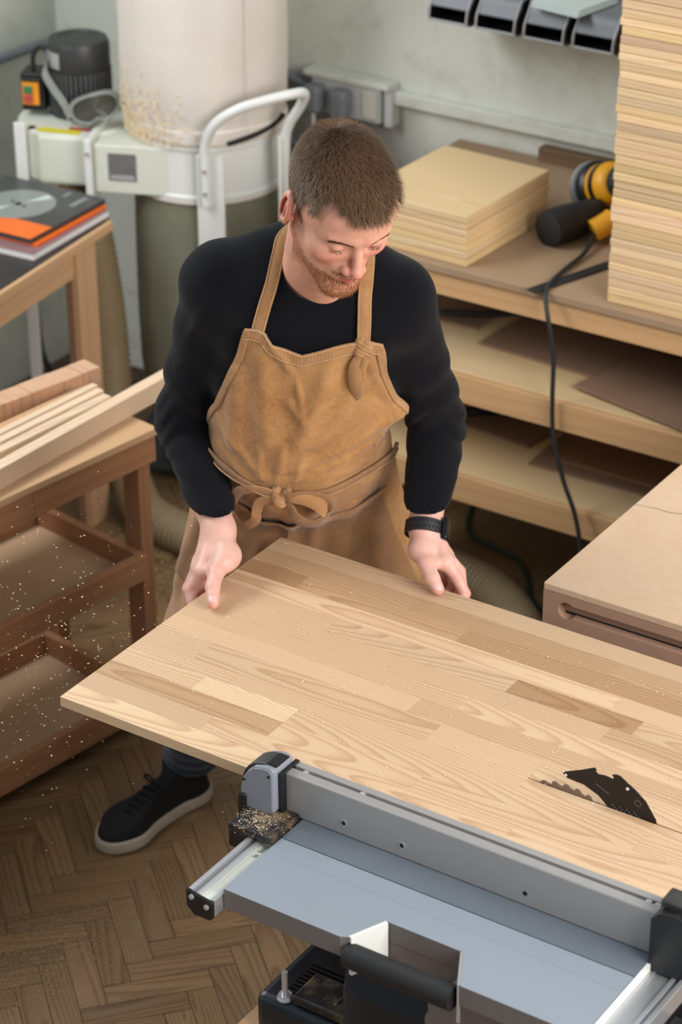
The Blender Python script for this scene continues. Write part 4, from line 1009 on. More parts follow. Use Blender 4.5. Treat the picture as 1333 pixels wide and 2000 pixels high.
man = empty('person', 'man in a black sweater and brown canvas apron holding the pine panel with both hands', 'person', (-2.30, 3.30, 0))
OFF = A(-2.30, 3.30, 0)
def wv_(v): return (np.asarray(v[0])-OFF, v[1])

# ---- skeleton (metres, room coordinates)
SHR, SHL = (-2.328, 3.122, 1.412), (-2.052, 3.246, 1.398)
ELR, ELL = (-2.425, 3.139, 1.118), (-2.050, 3.372, 1.122)
WRR, WRL = (-2.279, 3.036, .992), (-1.988, 3.236, .992)
HPR, HPL = (-2.398, 3.310, .90), (-2.240, 3.380, .90)
KNR, KNL = (-2.555, 3.315, .48), (-2.12, 3.44, .48)
ANR, ANL = (-2.715, 3.492, .09), (-2.02, 3.60, .09)
fwd = A(.38, -.925, 0); fwd /= np.linalg.norm(fwd); lat_ = A(.925, .38, 0); lat_ /= np.linalg.norm(lat_)
TR = np.stack([lat_, fwd, A(0, 0, 1)], 1)
TORSO = [((-2.306, 3.329, .95), (.155, .112, .14)), ((-2.275, 3.275, 1.10), (.137, .106, .15)), ((-2.225, 3.210, 1.27), (.168, .118, .17)), ((-2.195, 3.195, 1.375), (.165, .096, .085))]
def torso(P, g=0.0, low=True):
    d = None
    for i, (c, r) in enumerate(TORSO):
        if not low and i == 0: continue
        e = ell(P, c, [q+g for q in r], TR); d = e if d is None else smin(d, e, .06)
    d = smin(d, caps(P, SHR, SHL, .050+g, .050+g), .07)
    d = smin(d, caps(P, (-2.318, 3.142, 1.420), (-2.225, 3.205, 1.470), .034+g, .042+g), .045)
    return smin(d, caps(P, (-2.070, 3.252, 1.410), (-2.150, 3.235, 1.465), .034+g, .040+g), .045)
def arm(P, s, e, w, g=0.0): return smin(caps(P, s, e, .052+g, .043+g), caps(P, e, w, .043+g, .0275+g), .018)

# ---- head, in its own frame (x to his left, y out of the face, z up)
HR = np.array([[.5489, .685, .4793], [.8346, -.4822, -.2667], [-.0484, -.5463, .8362]], dtype=f32); HC = A(-2.0403, 3.0578, 1.6322)
def to_head(p): return (np.asarray(p, dtype=f32)-HC)@HR
NB = to_head((-2.175, 3.185, 1.42))
def mir(P): Q = P.copy(); Q[..., 0] = np.abs(Q[..., 0]); return Q
def skull(P, g=0.0):
    d = ell(P, (0, -.012, .032), (.0755+g, .098+g, .082+g)); d = smin(d, ell(P, (0, .030, .045), (.064+g, .060+g, .056+g)), .03); return d
def head_sdf(P):
    Q = mir(P)
    d = skull(P)
    d = smin(d, ell(P, (0, .030, -.030), (.056, .058, .072)), .030)
    d = smin(d, caps(Q, (.048, .000, -.048), (.018, .074, -.097), .020, .016), .030)
    d = smin(d, ell(P, (0, .080, -.099), (.022, .019, .017)), .020)
    d = smin(d, ell(Q, (.042, .056, -.020), (.022, .022, .020)), .022)
    d = smin(d, caps(Q, (.012, .084, .026), (.044, .070, .025), .0095, .0085), .014)
    # eye sockets
    d = smax(d, -ell(Q, (.031, .094, .006), (.019, .015, .0125)), .012)
    d = smin(d, ell(Q, (.0305, .0735, .006), (.0142, .0138, .0135)), .004); d = smax(d, -ell(Q, (.0305, .0885, -.0025), (.0112, .0085, .0034)), .002)
    # nose
    d = smin(d, caps(P, (0, .084, .016), (0, .107, -.025), .0062, .0082), .010)
    d = smin(d, ell(P, (0, .110, -.030), (.0105, .0100, .0088)), .006)
    d = smin(d, ell(Q, (.0125, .099, -.035), (.0075, .0100, .0075)), .005)
    d = smax(d, -ell(Q, (.0072, .104, -.0425), (.0035, .0050, .0035)), .002)
    d = smin(d, ell(P, (0, .080, -.055), (.028, .018, .022)), .014)
    # lips
    d = smin(d, caps(Q, (0, .0985, -.0570), (.021, .0880, -.0605), .0045, .0022), .003)
    d = smin(d, caps(Q, (0, .0965, -.0670), (.018, .0880, -.0630), .0058, .0022), .003)
    d = smax(d, -caps(Q, (0, .1045, -.0616), (.020, .0935, -.0618), .0012, .0012), .002)
    # ears
    er = np.array([[.92, .38, 0], [-.38, .92, 0], [0, 0, 1]], dtype=f32)
    e = ell(Q, (.080, -.012, -.010), (.0065, .0190, .0350), er)
    e = smax(e, -ell(Q, (.0865, -.005, -.013), (.0065, .0080, .0140), er), .005)
    rim = np.abs(ell(Q, (.0820, -.014, -.006), (.012, .0170, .0320), er)+.001)-.0028
    rim = smax(rim, -(Q[..., 0]-.0785), .003); rim = smax(rim, Q[..., 0]-.0895, .003)
    e = smin(e, rim, .003); e = smin(e, ell(Q, (.079, .004, -.014), (.004, .005, .007)), .003)
    d = smin(d, e, .006)
    # neck
    d = smin(d, caps(P, (0, -.030, -.045), tuple(NB), .055, .060), .025)
    d = smin(d, caps(P, (0, .012, -.075), tuple(NB+A(0, .035, .02)), .030, .030), .03)
    return d
hv, hf = surface_net(head_sdf, (-.105, -.135, -.235), (.105, .135, .135), .0022)
# skin tone by anatomy: redder cheeks, nose, ears and lips, beard shadow on the jaw
skin = np.array(lin(220, 164, 140)[:3]); red = np.array(lin(206, 118, 104)[:3]); lip = np.array(lin(186, 96, 92)[:3]); bsh = np.array(lin(176, 112, 78)[:3])
def gauss(P, c, r): q = (P-np.array(c))/np.array(r); return np.exp(-(q*q).sum(-1))
def beard_mask(P):
    Q = np.abs(P[:, 0]); z = P[:, 2]; y = P[:, 1]
    line = -.064-.10*np.clip(y-.045, -.1, .05)+np.where(y < .045, (.045-y)*.66, 0)      # upper edge of the beard, climbing to the sideburn
    jaw = 1/(1+np.exp((z-line)/.0022))
    mus = gauss(P, (0, .095, -.049), (.027, .03, .0048))*(np.abs(P[:, 0]) < .032)
    under = 1/(1+np.exp(-(z+.118+.45*np.clip(.07-y, 0, 1))/.003)) # nothing on the throat
    return np.clip((jaw*(y > -.02)*under)+mus*1.3, 0, 1)*(gauss(P, (0, .099, -.062), (.019, .03, .0048)) < .5)
def head_tone(P):
    c = np.tile(skin, (len(P), 1)); Q = P.copy(); Q[:, 0] = np.abs(Q[:, 0])
    def bl(w, t): nonlocal c; w = np.clip(w, 0, 1)[:, None]; c = c*(1-w)+t*w
    bl(.55*gauss(Q, (.040, .070, -.025), (.020, .03, .018)), red); bl(.75*gauss(Q, (.003, .112, -.033), (.015, .016, .012)), red)
    bl(.75*gauss(Q, (.082, -.012, -.005), (.012, .03, .035)), red)
    bl(.30*gauss(Q, (.031, .085, -.006), (.018, .02, .007)), red)
    bl(1.0*(gauss(Q, (0, .097, -.062), (.021, .02, .0060)) > .45), lip)
    bl(.55*beard_mask(P), bsh)
    bl(.35*((P[:, 2] > .045) & (P[:, 1] < .06)), np.array(lin(110, 84, 64)[:3]))
    return c
tone_head = head_tone(hv)
hv_w = hv@HR.T+HC

# ---- hands
def finger(P, pts, r0, r1): return chain(P, pts, list(np.linspace(r0, r1, len(pts))), .003)
RH = dict(
    thumb=[(-2.243, 3.010, .970), (-2.2335, 2.9625, .9580), (-2.2195, 2.9330, .9475), (-2.2035, 2.9110, .9335)],
    fingers=[[(-2.268, 2.968, .947), (-2.2790, 2.9480, .916), (-2.258, 2.930, .8905), (-2.236, 2.920, .8915)],
             [(-2.286, 2.986, .941), (-2.2950, 2.9650, .905), (-2.268, 2.948, .8820), (-2.240, 2.940, .8900)],
             [(-2.297, 3.004, .938), (-2.3020, 2.9860, .900), (-2.272, 2.970, .8800), (-2.244, 2.962, .8890)],
             [(-2.300, 3.020, .942), (-2.3010, 3.0060, .908), (-2.278, 2.992, .8860), (-2.254, 2.986, .8905)]])
LH = dict(
    thumb=[(-1.972, 3.200, .970), (-1.9480, 3.1790, .9590), (-1.9260, 3.1620, .9460), (-1.9110, 3.1560, .9330)],
    fingers=[[(-1.928, 3.208, .954), (-1.9060, 3.2080, .932), (-1.8880, 3.2060, .906), (-1.8840, 3.1800, .8915)],
             [(-1.943, 3.230, .952), (-1.9180, 3.2360, .926), (-1.9040, 3.2240, .895), (-1.9050, 3.1880, .8900)],
             [(-1.960, 3.246, .949), (-1.9380, 3.2520, .918), (-1.9280, 3.2340, .889), (-1.9300, 3.1960, .8890)],
             [(-1.978, 3.256, .950), (-1.9600, 3.2580, .922), (-1.9520, 3.2420, .895), (-1.9540, 3.2060, .8900)]])
def hand_sdf(P, H, wr, el, bump): return hand_sdf0(P, H, wr, el, bump)-.0008
def hand_sdf0(P, H, wr, el, bump):
    wr = np.array(wr); el = np.array(el); ax = (wr-el)/np.linalg.norm(wr-el); w0 = wr-ax*.11
    d = caps(P, tuple(w0), tuple(wr), .034, .0275)
    m = [f[0] for f in H['fingers']]
    for i, k in enumerate(m): d = smin(d, caps(P, tuple(wr-ax*.004), k, .0190, .0125), .014)
    for i in range(3): d = smin(d, caps(P, m[i], m[i+1], .0120, .0115), .008)
    d = smin(d, caps(P, tuple(wr), H['thumb'][0], .0195, .0180), .016)
    d = smin(d, caps(P, H['thumb'][0], H['thumb'][1], .0185, .0130), .010)
    d = smin(d, ell(P, bump[0], bump[1]), .014)
    d = smin(d, caps(P, H['thumb'][1], m[0], .0070, .0080), .014)   # web
    t = chain(P, H['thumb'][1:], [.0126, .0116, .0098], .004)
    d = smin(d, t, .005)
    for i, f in enumerate(H['fingers']):
        s = (1.0, 1.03, .97, .86)[i]; d = smin(d, chain(P, f, [.0118*s, .0102*s, .0092*s, .0078*s], .003), .0035)
    return d
def hb(H, wr, pad=.03):
    p = np.array(H['thumb']+[q for f in H['fingers'] for q in f]+[wr]); return tuple(p.min(0)-pad), tuple(p.max(0)+pad+.05)
bR = ((-2.236, 2.998, .965), (.020, .024, .018)); bL = ((-1.975, 3.205, .965), (.020, .020, .018))
rh = surface_net(lambda P: hand_sdf(P, RH, WRR, ELR, bR), *hb(RH, WRR), .0019)
lh = surface_net(lambda P: hand_sdf(P, LH, WRL, ELL, bL), *hb(LH, WRL), .0019)
hskin = np.array(lin(224, 178, 162)[:3]); hred = np.array(lin(208, 118, 108)[:3])
def hand_tone(P, H):
    c = np.tile(hskin, (len(P), 1))
    for q, r, a in [(H['thumb'][1], .013, .55), (H['thumb'][2], .009, .35), (H['thumb'][3], .012, .6)]+[(f[1], .012, .5) for f in H['fingers']]+[(f[2], .014, .55) for f in H['fingers']]+[(f[0], .010, .25) for f in H['fingers']]:
        w = (a*gauss(P, q, (r,)*3))[:, None]; c = c*(1-w)+hred*w
    return c
def body_sdf(P):
    d = torso(P, -.006)
    for s, e, w in ((SHR, ELR, WRR), (SHL, ELL, WRL)):
        w2 = tuple(np.array(w)*.72+np.array(e)*.28); d = smin(d, smin(caps(P, s, e, .046, .037), caps(P, e, w2, .037, .026), .018), .02)
    for h_, k_, a_ in ((HPR, KNR, ANR), (HPL, KNL, ANL)): d = smin(d, smin(caps(P, h_, k_, .078, .050), caps(P, k_, a_, .048, .036), .02), .03)
    return smin(d, caps(P, (-2.175, 3.185, 1.40), (-2.150, 3.158, 1.47), .052, .050), .02)
bv = surface_net(body_sdf, (-2.80, 2.95, .03), (-1.90, 3.70, 1.50), .011)
allp = [wv_((hv_w, hf)), wv_(rh), wv_(lh), wv_(bv)]
tones = np.concatenate([tone_head, hand_tone(rh[0], RH), hand_tone(lh[0], LH), np.tile(skin, (len(bv[0]), 1))])
body = np_obj('body', allp, 'skin', man, col_fn=tones)
# nails on the thumbs
def nail(tip, mid, up):
    tip, mid, up = Vector(tip), Vector(mid), Vector(up).normalized(); d = (tip-mid).normalized(); s = d.cross(up).normalized(); u = s.cross(d).normalized()
    if u.dot(up) < 0: u = -u
    c = tip+u*.0119-d*.001; m = MB(); vs = []
    for j in range(6):
        for i in range(7):
            a = (i-3)/3; b = (j-2.5)/2.5; w = .0066*(1-.10*max(0, b)**2); vs.append(c+s*(a*w)+d*(b*.0065-.0012*max(0, b)*a*a)-u*(.0024*a*a+.0012*max(0, b)**2+.0004)-Vector(OFF))
    m.add(vs, [(j*7+i, j*7+i+1, (j+1)*7+i+1, (j+1)*7+i) for j in range(5) for i in range(6)])
    return m.obj('nail', 'nail', body, smooth=True)
nail(RH['thumb'][3], RH['thumb'][2], (.42, -.48, .75)); nail(LH['thumb'][3], LH['thumb'][2], (.30, -.55, .75))

# ---- eyes, brows
for sx in (-1, 1):
    c = A(sx*.0305, .0742, .0050); e = MB().lathe([(0, -.0120)]+[(.0120*sin(pi*k/14), -.0120*cos(pi*k/14)) for k in range(1, 14)]+[(0, .0120)], (0, 0, 0), 20)
    vs = np.array([tuple(p) for p in e.v]); gaze = A(0, .90, -.43)
    ww = (vs+c)@HR.T+HC-OFF; e.v = [tuple(p) for p in ww]; eb = e.obj('eye', 'eye', man, smooth=True)
    ir = MB(); d = gaze/np.linalg.norm(gaze); ir.cyl(tuple(c+d*.0108), tuple(c+d*.0123), .0056, .0050, 18)
    ir.v = [tuple((np.array(tuple(p))@HR.T)+HC-OFF) for p in ir.v]; ir.obj('iris', 'iris', eb)

# ---- hair: an undercoat cap plus individual short strands
def hairline(P):
    """>0 where the head carries hair"""
    x = np.abs(P[..., 0]); y = P[..., 1]; z = P[..., 2]
    front = .076-.50*np.clip(y-.060, -1, 1)*0-(x/.07)**2*.020
    top = z-(.072+.013*np.exp(-((x-.048)/.014)**2)+.002*np.sin(x*400)-.030*np.clip((x-.062)/.014, 0, 1))                              # forehead line
    side = z-np.where(y > .028, .070+(y-.028)*.2, np.where(y > .004, -.006+(y-.004)*3.2, np.where(y > -.03, .020, -.035-(.0)*y)))
    return np.where(y > .035, top, side)
def cap_sdf(P):
    d = skull(P, .0045); d = smax(d, -(hairline(P)), .004); return d
cv, cf = surface_net(cap_sdf, (-.10, -.125, -.075), (.10, .115, .135), .0030)
cap = np_obj('hair', [(cv@HR.T+HC-OFF, cf)], 'scalp', man)
def strands(n, sampler, dirfn, lenfn, w0, mat, name, parent, seed=3):
    rg = np.random.RandomState(seed); P, N = sampler(n, rg); D = dirfn(P, N, rg); L_ = lenfn(P, rg)[:, None]
    side = np.cross(D, N); side /= np.maximum(np.linalg.norm(side, axis=1, keepdims=True), 1e-6); w = w0*rg.uniform(.7, 1.3, (len(P), 1))
    D2 = D+N*-.25; D2 /= np.linalg.norm(D2, axis=1, keepdims=True)
    p0 = P-N*.001; p1 = P+D*L_*.5; p2 = p1+D2*L_*.5
    vs = np.stack([p0-side*w, p0+side*w, p1-side*w*.8, p1+side*w*.8, p2], 1).reshape(-1, 3)
    b = np.arange(len(P))[:, None]*5; q = np.concatenate([b+np.array([[0, 1, 3]]), b+np.array([[0, 3, 2]]), b+np.array([[2, 3, 4]])])
    o = np_obj(name, [(vs@HR.T+HC-OFF, q)], mat, parent); o['kind'] = 'stuff'; return o
def sdf_normal(fn, P, e=.0015):
    g = np.stack([fn(P+A(*(e*np.eye(3)[i])))-fn(P-A(*(e*np.eye(3)[i]))) for i in range(3)], -1); return g/np.linalg.norm(g, axis=-1, keepdims=True)
def samp_cap(n, rg):
    v = cv.astype(f32); v = v[(hairline(v) > .0035)]; i = rg.randint(0, len(v), n); P = v[i]+rg.uniform(-.0022, .0022, (n, 3)).astype(f32)
    N = sdf_normal(lambda q: skull(q, .0045), P); P = P-N*skull(P, .0045)[:, None]
    return P, N
CROWN = A(-.012, -.055, .105)
def hdir(P, N, rg):
    D = P-CROWN; D[:, 1] += .02; D[:, 2] *= .9; D -= N*(D*N).sum(1, keepdims=True); D /= np.maximum(np.linalg.norm(D, axis=1, keepdims=True), 1e-5)
    topw = np.clip((P[:, 2]-.02)/.07, 0, 1)[:, None]
    D = D*(.75)+N*(.25+.30*topw)+rg.normal(0, .16, P.shape); return D/np.linalg.norm(D, axis=1, keepdims=True)
def hlen(P, rg): return np.clip(.0045+.0125*np.clip((P[:, 2]-.012)/.075, 0, 1)+.004*(P[:, 1] > .05), .004, .024)*rg.uniform(.7, 1.2, len(P))
strands(26000, samp_cap, hdir, hlen, .00034, 'hair', 'strands', cap)
def samp_beard(n, rg):
    v = hv[(hv[:, 1] > -.02) & (hv[:, 2] < -.0) & (hv[:, 2] > -.135)]; m = beard_mask(v); v = v[(m > .35) & (np.abs(v[:, 0]) < .0725)].astype(f32)
    i = rg.randint(0, len(v), n); P = v[i]+rg.uniform(-.0015, .0015, (n, 3)).astype(f32); N = sdf_normal(head_sdf, P); return P-N*head_sdf(P)[:, None], N
def bdir(P, N, rg):
    D = np.tile(A(0, .15, -1), (len(P), 1))+rg.normal(0, .3, P.shape); D -= N*(D*N).sum(1, keepdims=True)*.6; D += N*.35; return D/np.linalg.norm(D, axis=1, keepdims=True)
def blen(P, rg): return (.0028+.0058*np.clip((P[:, 1]-.03)/.05, 0, 1))*rg.uniform(.6, 1.2, len(P))
strands(9000, samp_beard, bdir, blen, .00024, 'beard', 'beard', man, 5)
def samp_brow(n, rg):
    s = rg.choice([-1, 1], n); t = rg.uniform(0, 1, n); x = .012+.036*t; z = .0225+.004*np.sin(t*2.4)-.002*t+rg.normal(0, .0020, n)-.0032
    P = np.stack([s*x, np.full(n, .12), z], 1).astype(f32)
    for _ in range(30): P[:, 1] -= np.clip(head_sdf(P), -.004, .02)*.8
    return P, sdf_normal(head_sdf, P)
def wdir(P, N, rg):
    D = np.stack([np.sign(P[:, 0])*1.0, np.zeros(len(P)), np.full(len(P), .25)], 1)+rg.normal(0, .2, P.shape); D -= N*(D*N).sum(1, keepdims=True)*.7; return D/np.linalg.norm(D, axis=1, keepdims=True)
strands(2600, samp_brow, wdir, lambda P, rg: rg.uniform(.004, .007, len(P)), .00034, 'hair', 'eyebrows', man, 9)
def samp_lash(n, rg):
    s = rg.choice([-1, 1], n); t = rg.uniform(-1, 1, n); P = np.stack([s*(.0305+.0125*t), .0745+.0132*np.sqrt(np.clip(1-(t*.9)**2, 0, 1)), np.full(n, -.0015)+.001*t*t], 1).astype(f32)
    N = np.tile(A(0, 1, -.2), (n, 1)); return P, N/np.linalg.norm(N, axis=1, keepdims=True)
strands(90, samp_lash, lambda P, N, rg: (lambda D: D/np.linalg.norm(D, axis=1, keepdims=True))(np.tile(A(0, .8, -.55), (len(P), 1))+rg.normal(0, .12, P.shape)), lambda P, rg: rg.uniform(.0025, .0045, len(P)), .00016, 'suede', 'eyelashes', man, 11)

# ---- sweater
def folds(P, segs):
    d = 0
    for a, b, w, amp in segs:
        a = A(*a); b = A(*b); ab = b-a; t = np.clip(((P-a)@ab)/float(ab@ab), 0, 1); r = np.linalg.norm(P-a-t[..., None]*ab, axis=-1); d = d+amp*np.exp(-(r/w)**2)*(1-np.abs(2*t-1)**4)
    return d
CUR = np.array(WRR)*1.0; CUL = np.array(WRL)*.945+np.array(ELL)*.055
def sweater(P):
    d = torso(P, .007)
    ru = smin(caps(P, SHR, ELR, .0590, .0505), caps(P, ELR, tuple(np.array(WRR)*1.2-np.array(ELR)*.2), .0505, .0355), .016)
    lu = smin(caps(P, SHL, ELL, .0590, .0500), caps(P, ELL, tuple(np.array(WRL)*1.2-np.array(ELL)*.2), .0500, .0350), .016)
    # soft wrinkles ringing the elbows and cuffs
    for (s, e, w_), which in (((SHR, ELR, WRR), 0), ((SHL, ELL, WRL), 1)):
        e_ = A(*e); ax = (A(*w_)-A(*s)); ax /= np.linalg.norm(ax); t = (P-e_)@ax; off = np.linalg.norm(P-e_, axis=-1)
        ph = t*155+4*np.sin(P[..., 0]*37+P[..., 1]*23)+2*which
        ph = ph+1.2*np.sin(ph*.37+P[..., 2]*50); rip = .0070*(np.abs(np.sin(ph*.5))*1.6-.9)*np.exp(-(off/.080)**2)*(.65+.35*np.sin(P[..., 0]*60+P[..., 1]*45+1))+.0016*np.sin(t*90+P[..., 1]*40)*np.exp(-((off-.12)/.08)**2)
        if which == 0: ru = ru-rip
        else: lu = lu-rip
    axr = A(*(np.array(WRR)-np.array(ELR))); axr /= np.linalg.norm(axr); ru = smax(ru, (P-A(*CUR))@axr, .003)
    axl = A(*(np.array(WRL)-np.array(ELL))); axl /= np.linalg.norm(axl); lu = smax(lu, (P-A(*CUL))@axl, .003)
    d = smin(d, ru, .022); d = smin(d, lu, .022)
    # hollow the cuffs a little so the wrists come out of them
    d = smax(d, -caps(P, tuple(CUR-axr*.010), tuple(CUR+axr*.03), .0338, .0338), .002); d = smax(d, -caps(P, tuple(CUL-axl*.010), tuple(CUL+axl*.03), .0350, .0350), .002)
    d = d-.0022*np.sin(P[..., 2]*60+P[..., 0]*30)*np.sin(P[..., 0]*25+P[..., 1]*18)
    # armpit and shoulder folds
    d = d-folds(P, [((-2.37, 3.06, 1.30), (-2.30, 3.06, 1.40), .012, .005), ((-2.05, 3.16, 1.28), (-2.07, 3.13, 1.38), .012, .005), ((-2.40, 3.08, 1.25), (-2.33, 3.05, 1.30), .010, .004)])
    # collar opening
    nb = (-2.185, 3.192, 1.40); nt = (-2.120, 3.130, 1.52)
    band = np.abs(caps(P, nb, nt, .064, .062))-.0035; nax = A(*(np.array(nt)-np.array(nb))); nax /= np.linalg.norm(nax); q = (P-A(*nb))@nax
    band = smax(band, q-.076-.0*q, .002); d = smin(d, smax(band, -(q-.02), .002), .008)
    d = smax(d, -smax(caps(P, nb, nt, .0602, .0585), -(q-.035), .004), .003)
    return smax(d, -(P[..., 2]-1.02), .01)
sv = surface_net(sweater, (-2.56, 2.94, .93), (-1.88, 3.48, 1.56), .0046)
sweater_o = np_obj('sweater', [wv_(sv)], 'knit', man)

# ---- jeans and shoes
def jeans(P):
    d = ell(P, (-2.322, 3.345, .93), (.150, .095, .11), TR)
    for h_, k_, a_ in ((HPR, KNR, ANR), (HPL, KNL, ANL)):
        d = smin(d, smin(caps(P, h_, k_, .078, .064), caps(P, k_, tuple(np.array(a_)+(0, 0, .02)), .066, .058), .02), .03)
        off = np.linalg.norm(P-A(*a_), axis=-1); d = d-.004*np.sin(P[..., 2]*150+P[..., 0]*40)*np.exp(-(off/.12)**2)
    d = smax(d, P[..., 2]-1.03, .01); return smax(d, .085-P[..., 2], .008)
jv = surface_net(jeans, (-2.82, 3.10, .06), (-1.90, 3.72, 1.06), .0085)
np_obj('jeans', [wv_(jv)], 'jeans', man)
def shoe(toe, heel, name):
    toe = np.array(toe); heel = np.array(heel); d = (toe-heel); L_ = np.linalg.norm(d); d /= L_; s = np.array([d[1], -d[0]])
    Rm = np.stack([A(d[0], d[1], 0), A(s[0], s[1], 0), A(0, 0, 1)], 1); c = A((toe+heel)[0]/2, (toe+heel)[1]/2, 0)
    def loc(P): return (P-c)@Rm
    def foot2d(q, g=0.0):
        x, y = q[..., 0], q[..., 1]; x = x/(L_/.30)
        a = np.sqrt((x+.095)**2+y**2)-(.037+g); b = np.sqrt((x-.085)**2+(y-.004)**2)-(.047+g); b2 = np.sqrt((x-.118)**2+(y-.000)**2)-(.030+g)
        t = np.clip((x+.095)/.18, 0, 1); m = np.sqrt((x-(-.095+.18*t))**2+(y-.004*t)**2)-(.037+.010*t-.006*np.sin(t*pi)+g)
        return smin(smin(smin(a, b, .02), m, .02), b2, .02)
    def upper(P):
        q = loc(P); x, z = q[..., 0], q[..., 2]; h = np.where(x > -.02, .062-np.clip((x+.02), 0, 1)*.22, .062+np.clip(-(x+.02), 0, .06)*.42)
        inset = np.clip((z-.025)/.06, 0, 1)*.016; d = foot2d(q)+inset; d = smax(d, z-np.maximum(h+.022, .040), .014); d = smax(d, .022-z, .003)
        return smin(d, smax(caps(P, tuple(c+Rm@A(-.085, 0, .05)), tuple(c+Rm@A(-.080, 0, .095)), .044, .042), z-.108, .004), .012)
    def sole(P): q = loc(P); d = foot2d(q, .0045); d = d-.0012*np.cos((q[..., 2]-.014)*140); d = smax(d, q[..., 2]-.0285, .004); return smax(d, -q[..., 2]+.0012, .003)
    lo = (c[0]-.19, c[1]-.19, -.005); hi = (c[0]+.19, c[1]+.19, .125)
    sh = np_obj(name, [wv_(surface_net(upper, lo, hi, .0035))], 'suede', man); np_obj('sole', [wv_(surface_net(sole, lo, hi, .0033))], 'sole', sh)
    for k in range(5):
        x = .010+k*.017; z = .084-k*.0058; p = [c+Rm@A(x, -.024, z-.010), c+Rm@A(x+.004, -.010, z+.003), c+Rm@A(x+.005, .004, z+.004), c+Rm@A(x+.002, .024, z-.010)]
        MB().tube([tuple(q-OFF) for q in p], .0028, 8).obj('lace', 'suede', sh, smooth=True)
    MB().tube([tuple(c+Rm@A(.0, y, z)-OFF) for y, z in ((0, .090), (-.02, .099), (-.034, .092), (-.022, .086), (0, .090), (.02, .099), (.033, .092), (.02, .086), (0, .090))], .0026, 8).obj('lace_bow', 'suede', sh, smooth=True)
shoe((-2.752, 3.232), (-2.712, 3.548), 'shoe'); shoe((-1.955, 3.36), (-2.03, 3.665), 'shoe')

# ---- apron: cloth grid laid round the torso (angle about the body axis, height)
def axis_at(z): t = (z-.95)/(1.40-.95); return np.array([-2.300+.110*np.clip(t, -2, 1.2), 3.298-.108*np.clip(t, -2, 1.2)])
def drape(P):
    d = torso(P, .011, True)
    d = smin(d, ell(P, (-2.246, 3.209, 1.12), (.130, .120, .16), TR), .05)      # blousing above the tie
    for h_, k_ in ((HPR, KNR), (HPL, KNL)): d = smin(d, caps(P, h_, k_, .092, .080), .03)
    z = P[..., 2]
    tz = np.clip((1.02-z)/.5, 0, 1)
    q = (P-A(-2.316, 3.338, 0))@TR; rx = .176+.075*tz; ry = .124+.050*tz
    sk = (np.sqrt((q[..., 0]/rx)**2+(q[..., 1]/ry)**2)-1)*ry; sk = smax(sk, z-1.03, .02)
    return smin(d, sk, .03)
def hit(phi, z, fn, off=0.0):
    """walk inwards from outside until the cloth rests on the body"""
    ax = np.stack(axis_at(z), -1) if np.ndim(z) else axis_at(z); ax = np.moveaxis(np.array(axis_at(z)), 0, -1)
    dr = np.cos(phi)[..., None]*fwd[:2]+np.sin(phi)[..., None]*lat_[:2]; r = np.full(np.shape(phi), .42)
    for _ in range(26):
        P = np.concatenate([ax+dr*r[..., None], np.asarray(z)[..., None]], -1).astype(f32); r = r-(fn(P)-off)*.85
    return np.concatenate([ax+dr*r[..., None], np.asarray(z)[..., None]], -1)
def polyf(pts): xs = [p[0] for p in pts]; ys = [p[1] for p in pts]; return lambda v: np.interp(v, xs, ys)
def apron_grid(top, bot, Lf, Rf, ns, nt, off, thick, fold=True):
    s = np.linspace(0, 1, ns); t = np.linspace(0, 1, nt); Sg, Tg = np.meshgrid(s, t)
    phi_top = Lf(top(0)*0+1.37)+(Rf(1.354)-Lf(1.37))*Sg
    z = np.zeros_like(Sg); ph = phi_top
    for _ in range(4):
        zt = top(ph); z = zt+(bot(ph)-zt)*Tg; ph = Lf(z)+(Rf(z)-Lf(z))*Sg
    P = hit(ph, z, drape, off); N = sdf_normal(drape, P.astype(f32), .004)
    if fold: P = P+N*wrinkle(ph, z)[..., None]
    return ph, z, P, N
def ridge(ph, z, a, b, w, amp):
    u = ph*.14; a = (a[0]*.14, a[1]); b = (b[0]*.14, b[1]); du, dv = b[0]-a[0], b[1]-a[1]; L2 = du*du+dv*dv
    t = ((u-a[0])*du+(z-a[1])*dv)/L2; tc_ = np.clip(t, 0, 1); d = np.hypot(u-a[0]-tc_*du, z-a[1]-tc_*dv)
    env = np.clip(1-np.abs(2*np.clip(t, -.1, 1.1)-1)**4, 0, 1)*.75+.25*(tc_ > 0)
    return amp*np.exp(-(d/w)**2)*env
RID = [((.12, 1.105), (1.28, 1.195), .0055, .0060), ((.35, 1.098), (1.30, 1.155), .0050, .0050), ((.55, 1.080), (1.35, 1.115), .0045, .0040),
       ((.05, 1.10), (.52, 1.33), .016, .008), ((.30, 1.15), (.95, 1.32), .014, .006), ((-.40, 1.35), (-.10, 1.14), .018, .007), ((-.62, 1.30), (-.50, 1.12), .016, .006), ((.0, 1.25), (.25, 1.20), .008, .003), ((.1, 1.29), (.2, 1.22), .006, .003),
       ((-.80, 1.19), (-.10, 1.085), .007, .0045), ((-.75, 1.13), (-.25, 1.072), .005, .0040), ((-1.1, 1.12), (-.35, 1.068), .006, .004),
       ((.0, 1.075), (.03, 1.16), .006, .004), ((.17, 1.078), (.22, 1.14), .005, .0035), ((-.15, 1.08), (-.22, 1.15), .005, .003),
       ((.15, 1.02), (.10, .80), .012, .006), ((-.2, 1.0), (-.35, .75), .018, .006), ((.9, 1.0), (.65, .72), .022, .009), ((1.2, .98), (1.0, .70), .016, .008), ((-.75, 1.0), (-.95, .68), .020, .010), ((-1.15, 1.0), (-1.25, .68), .018, .010), ((.5, .97), (.42, .75), .014, .005),
       ((-.35, 1.368), (.05, 1.30), .008, .004), ((.85, 1.34), (1.2, 1.20), .010, .004)]
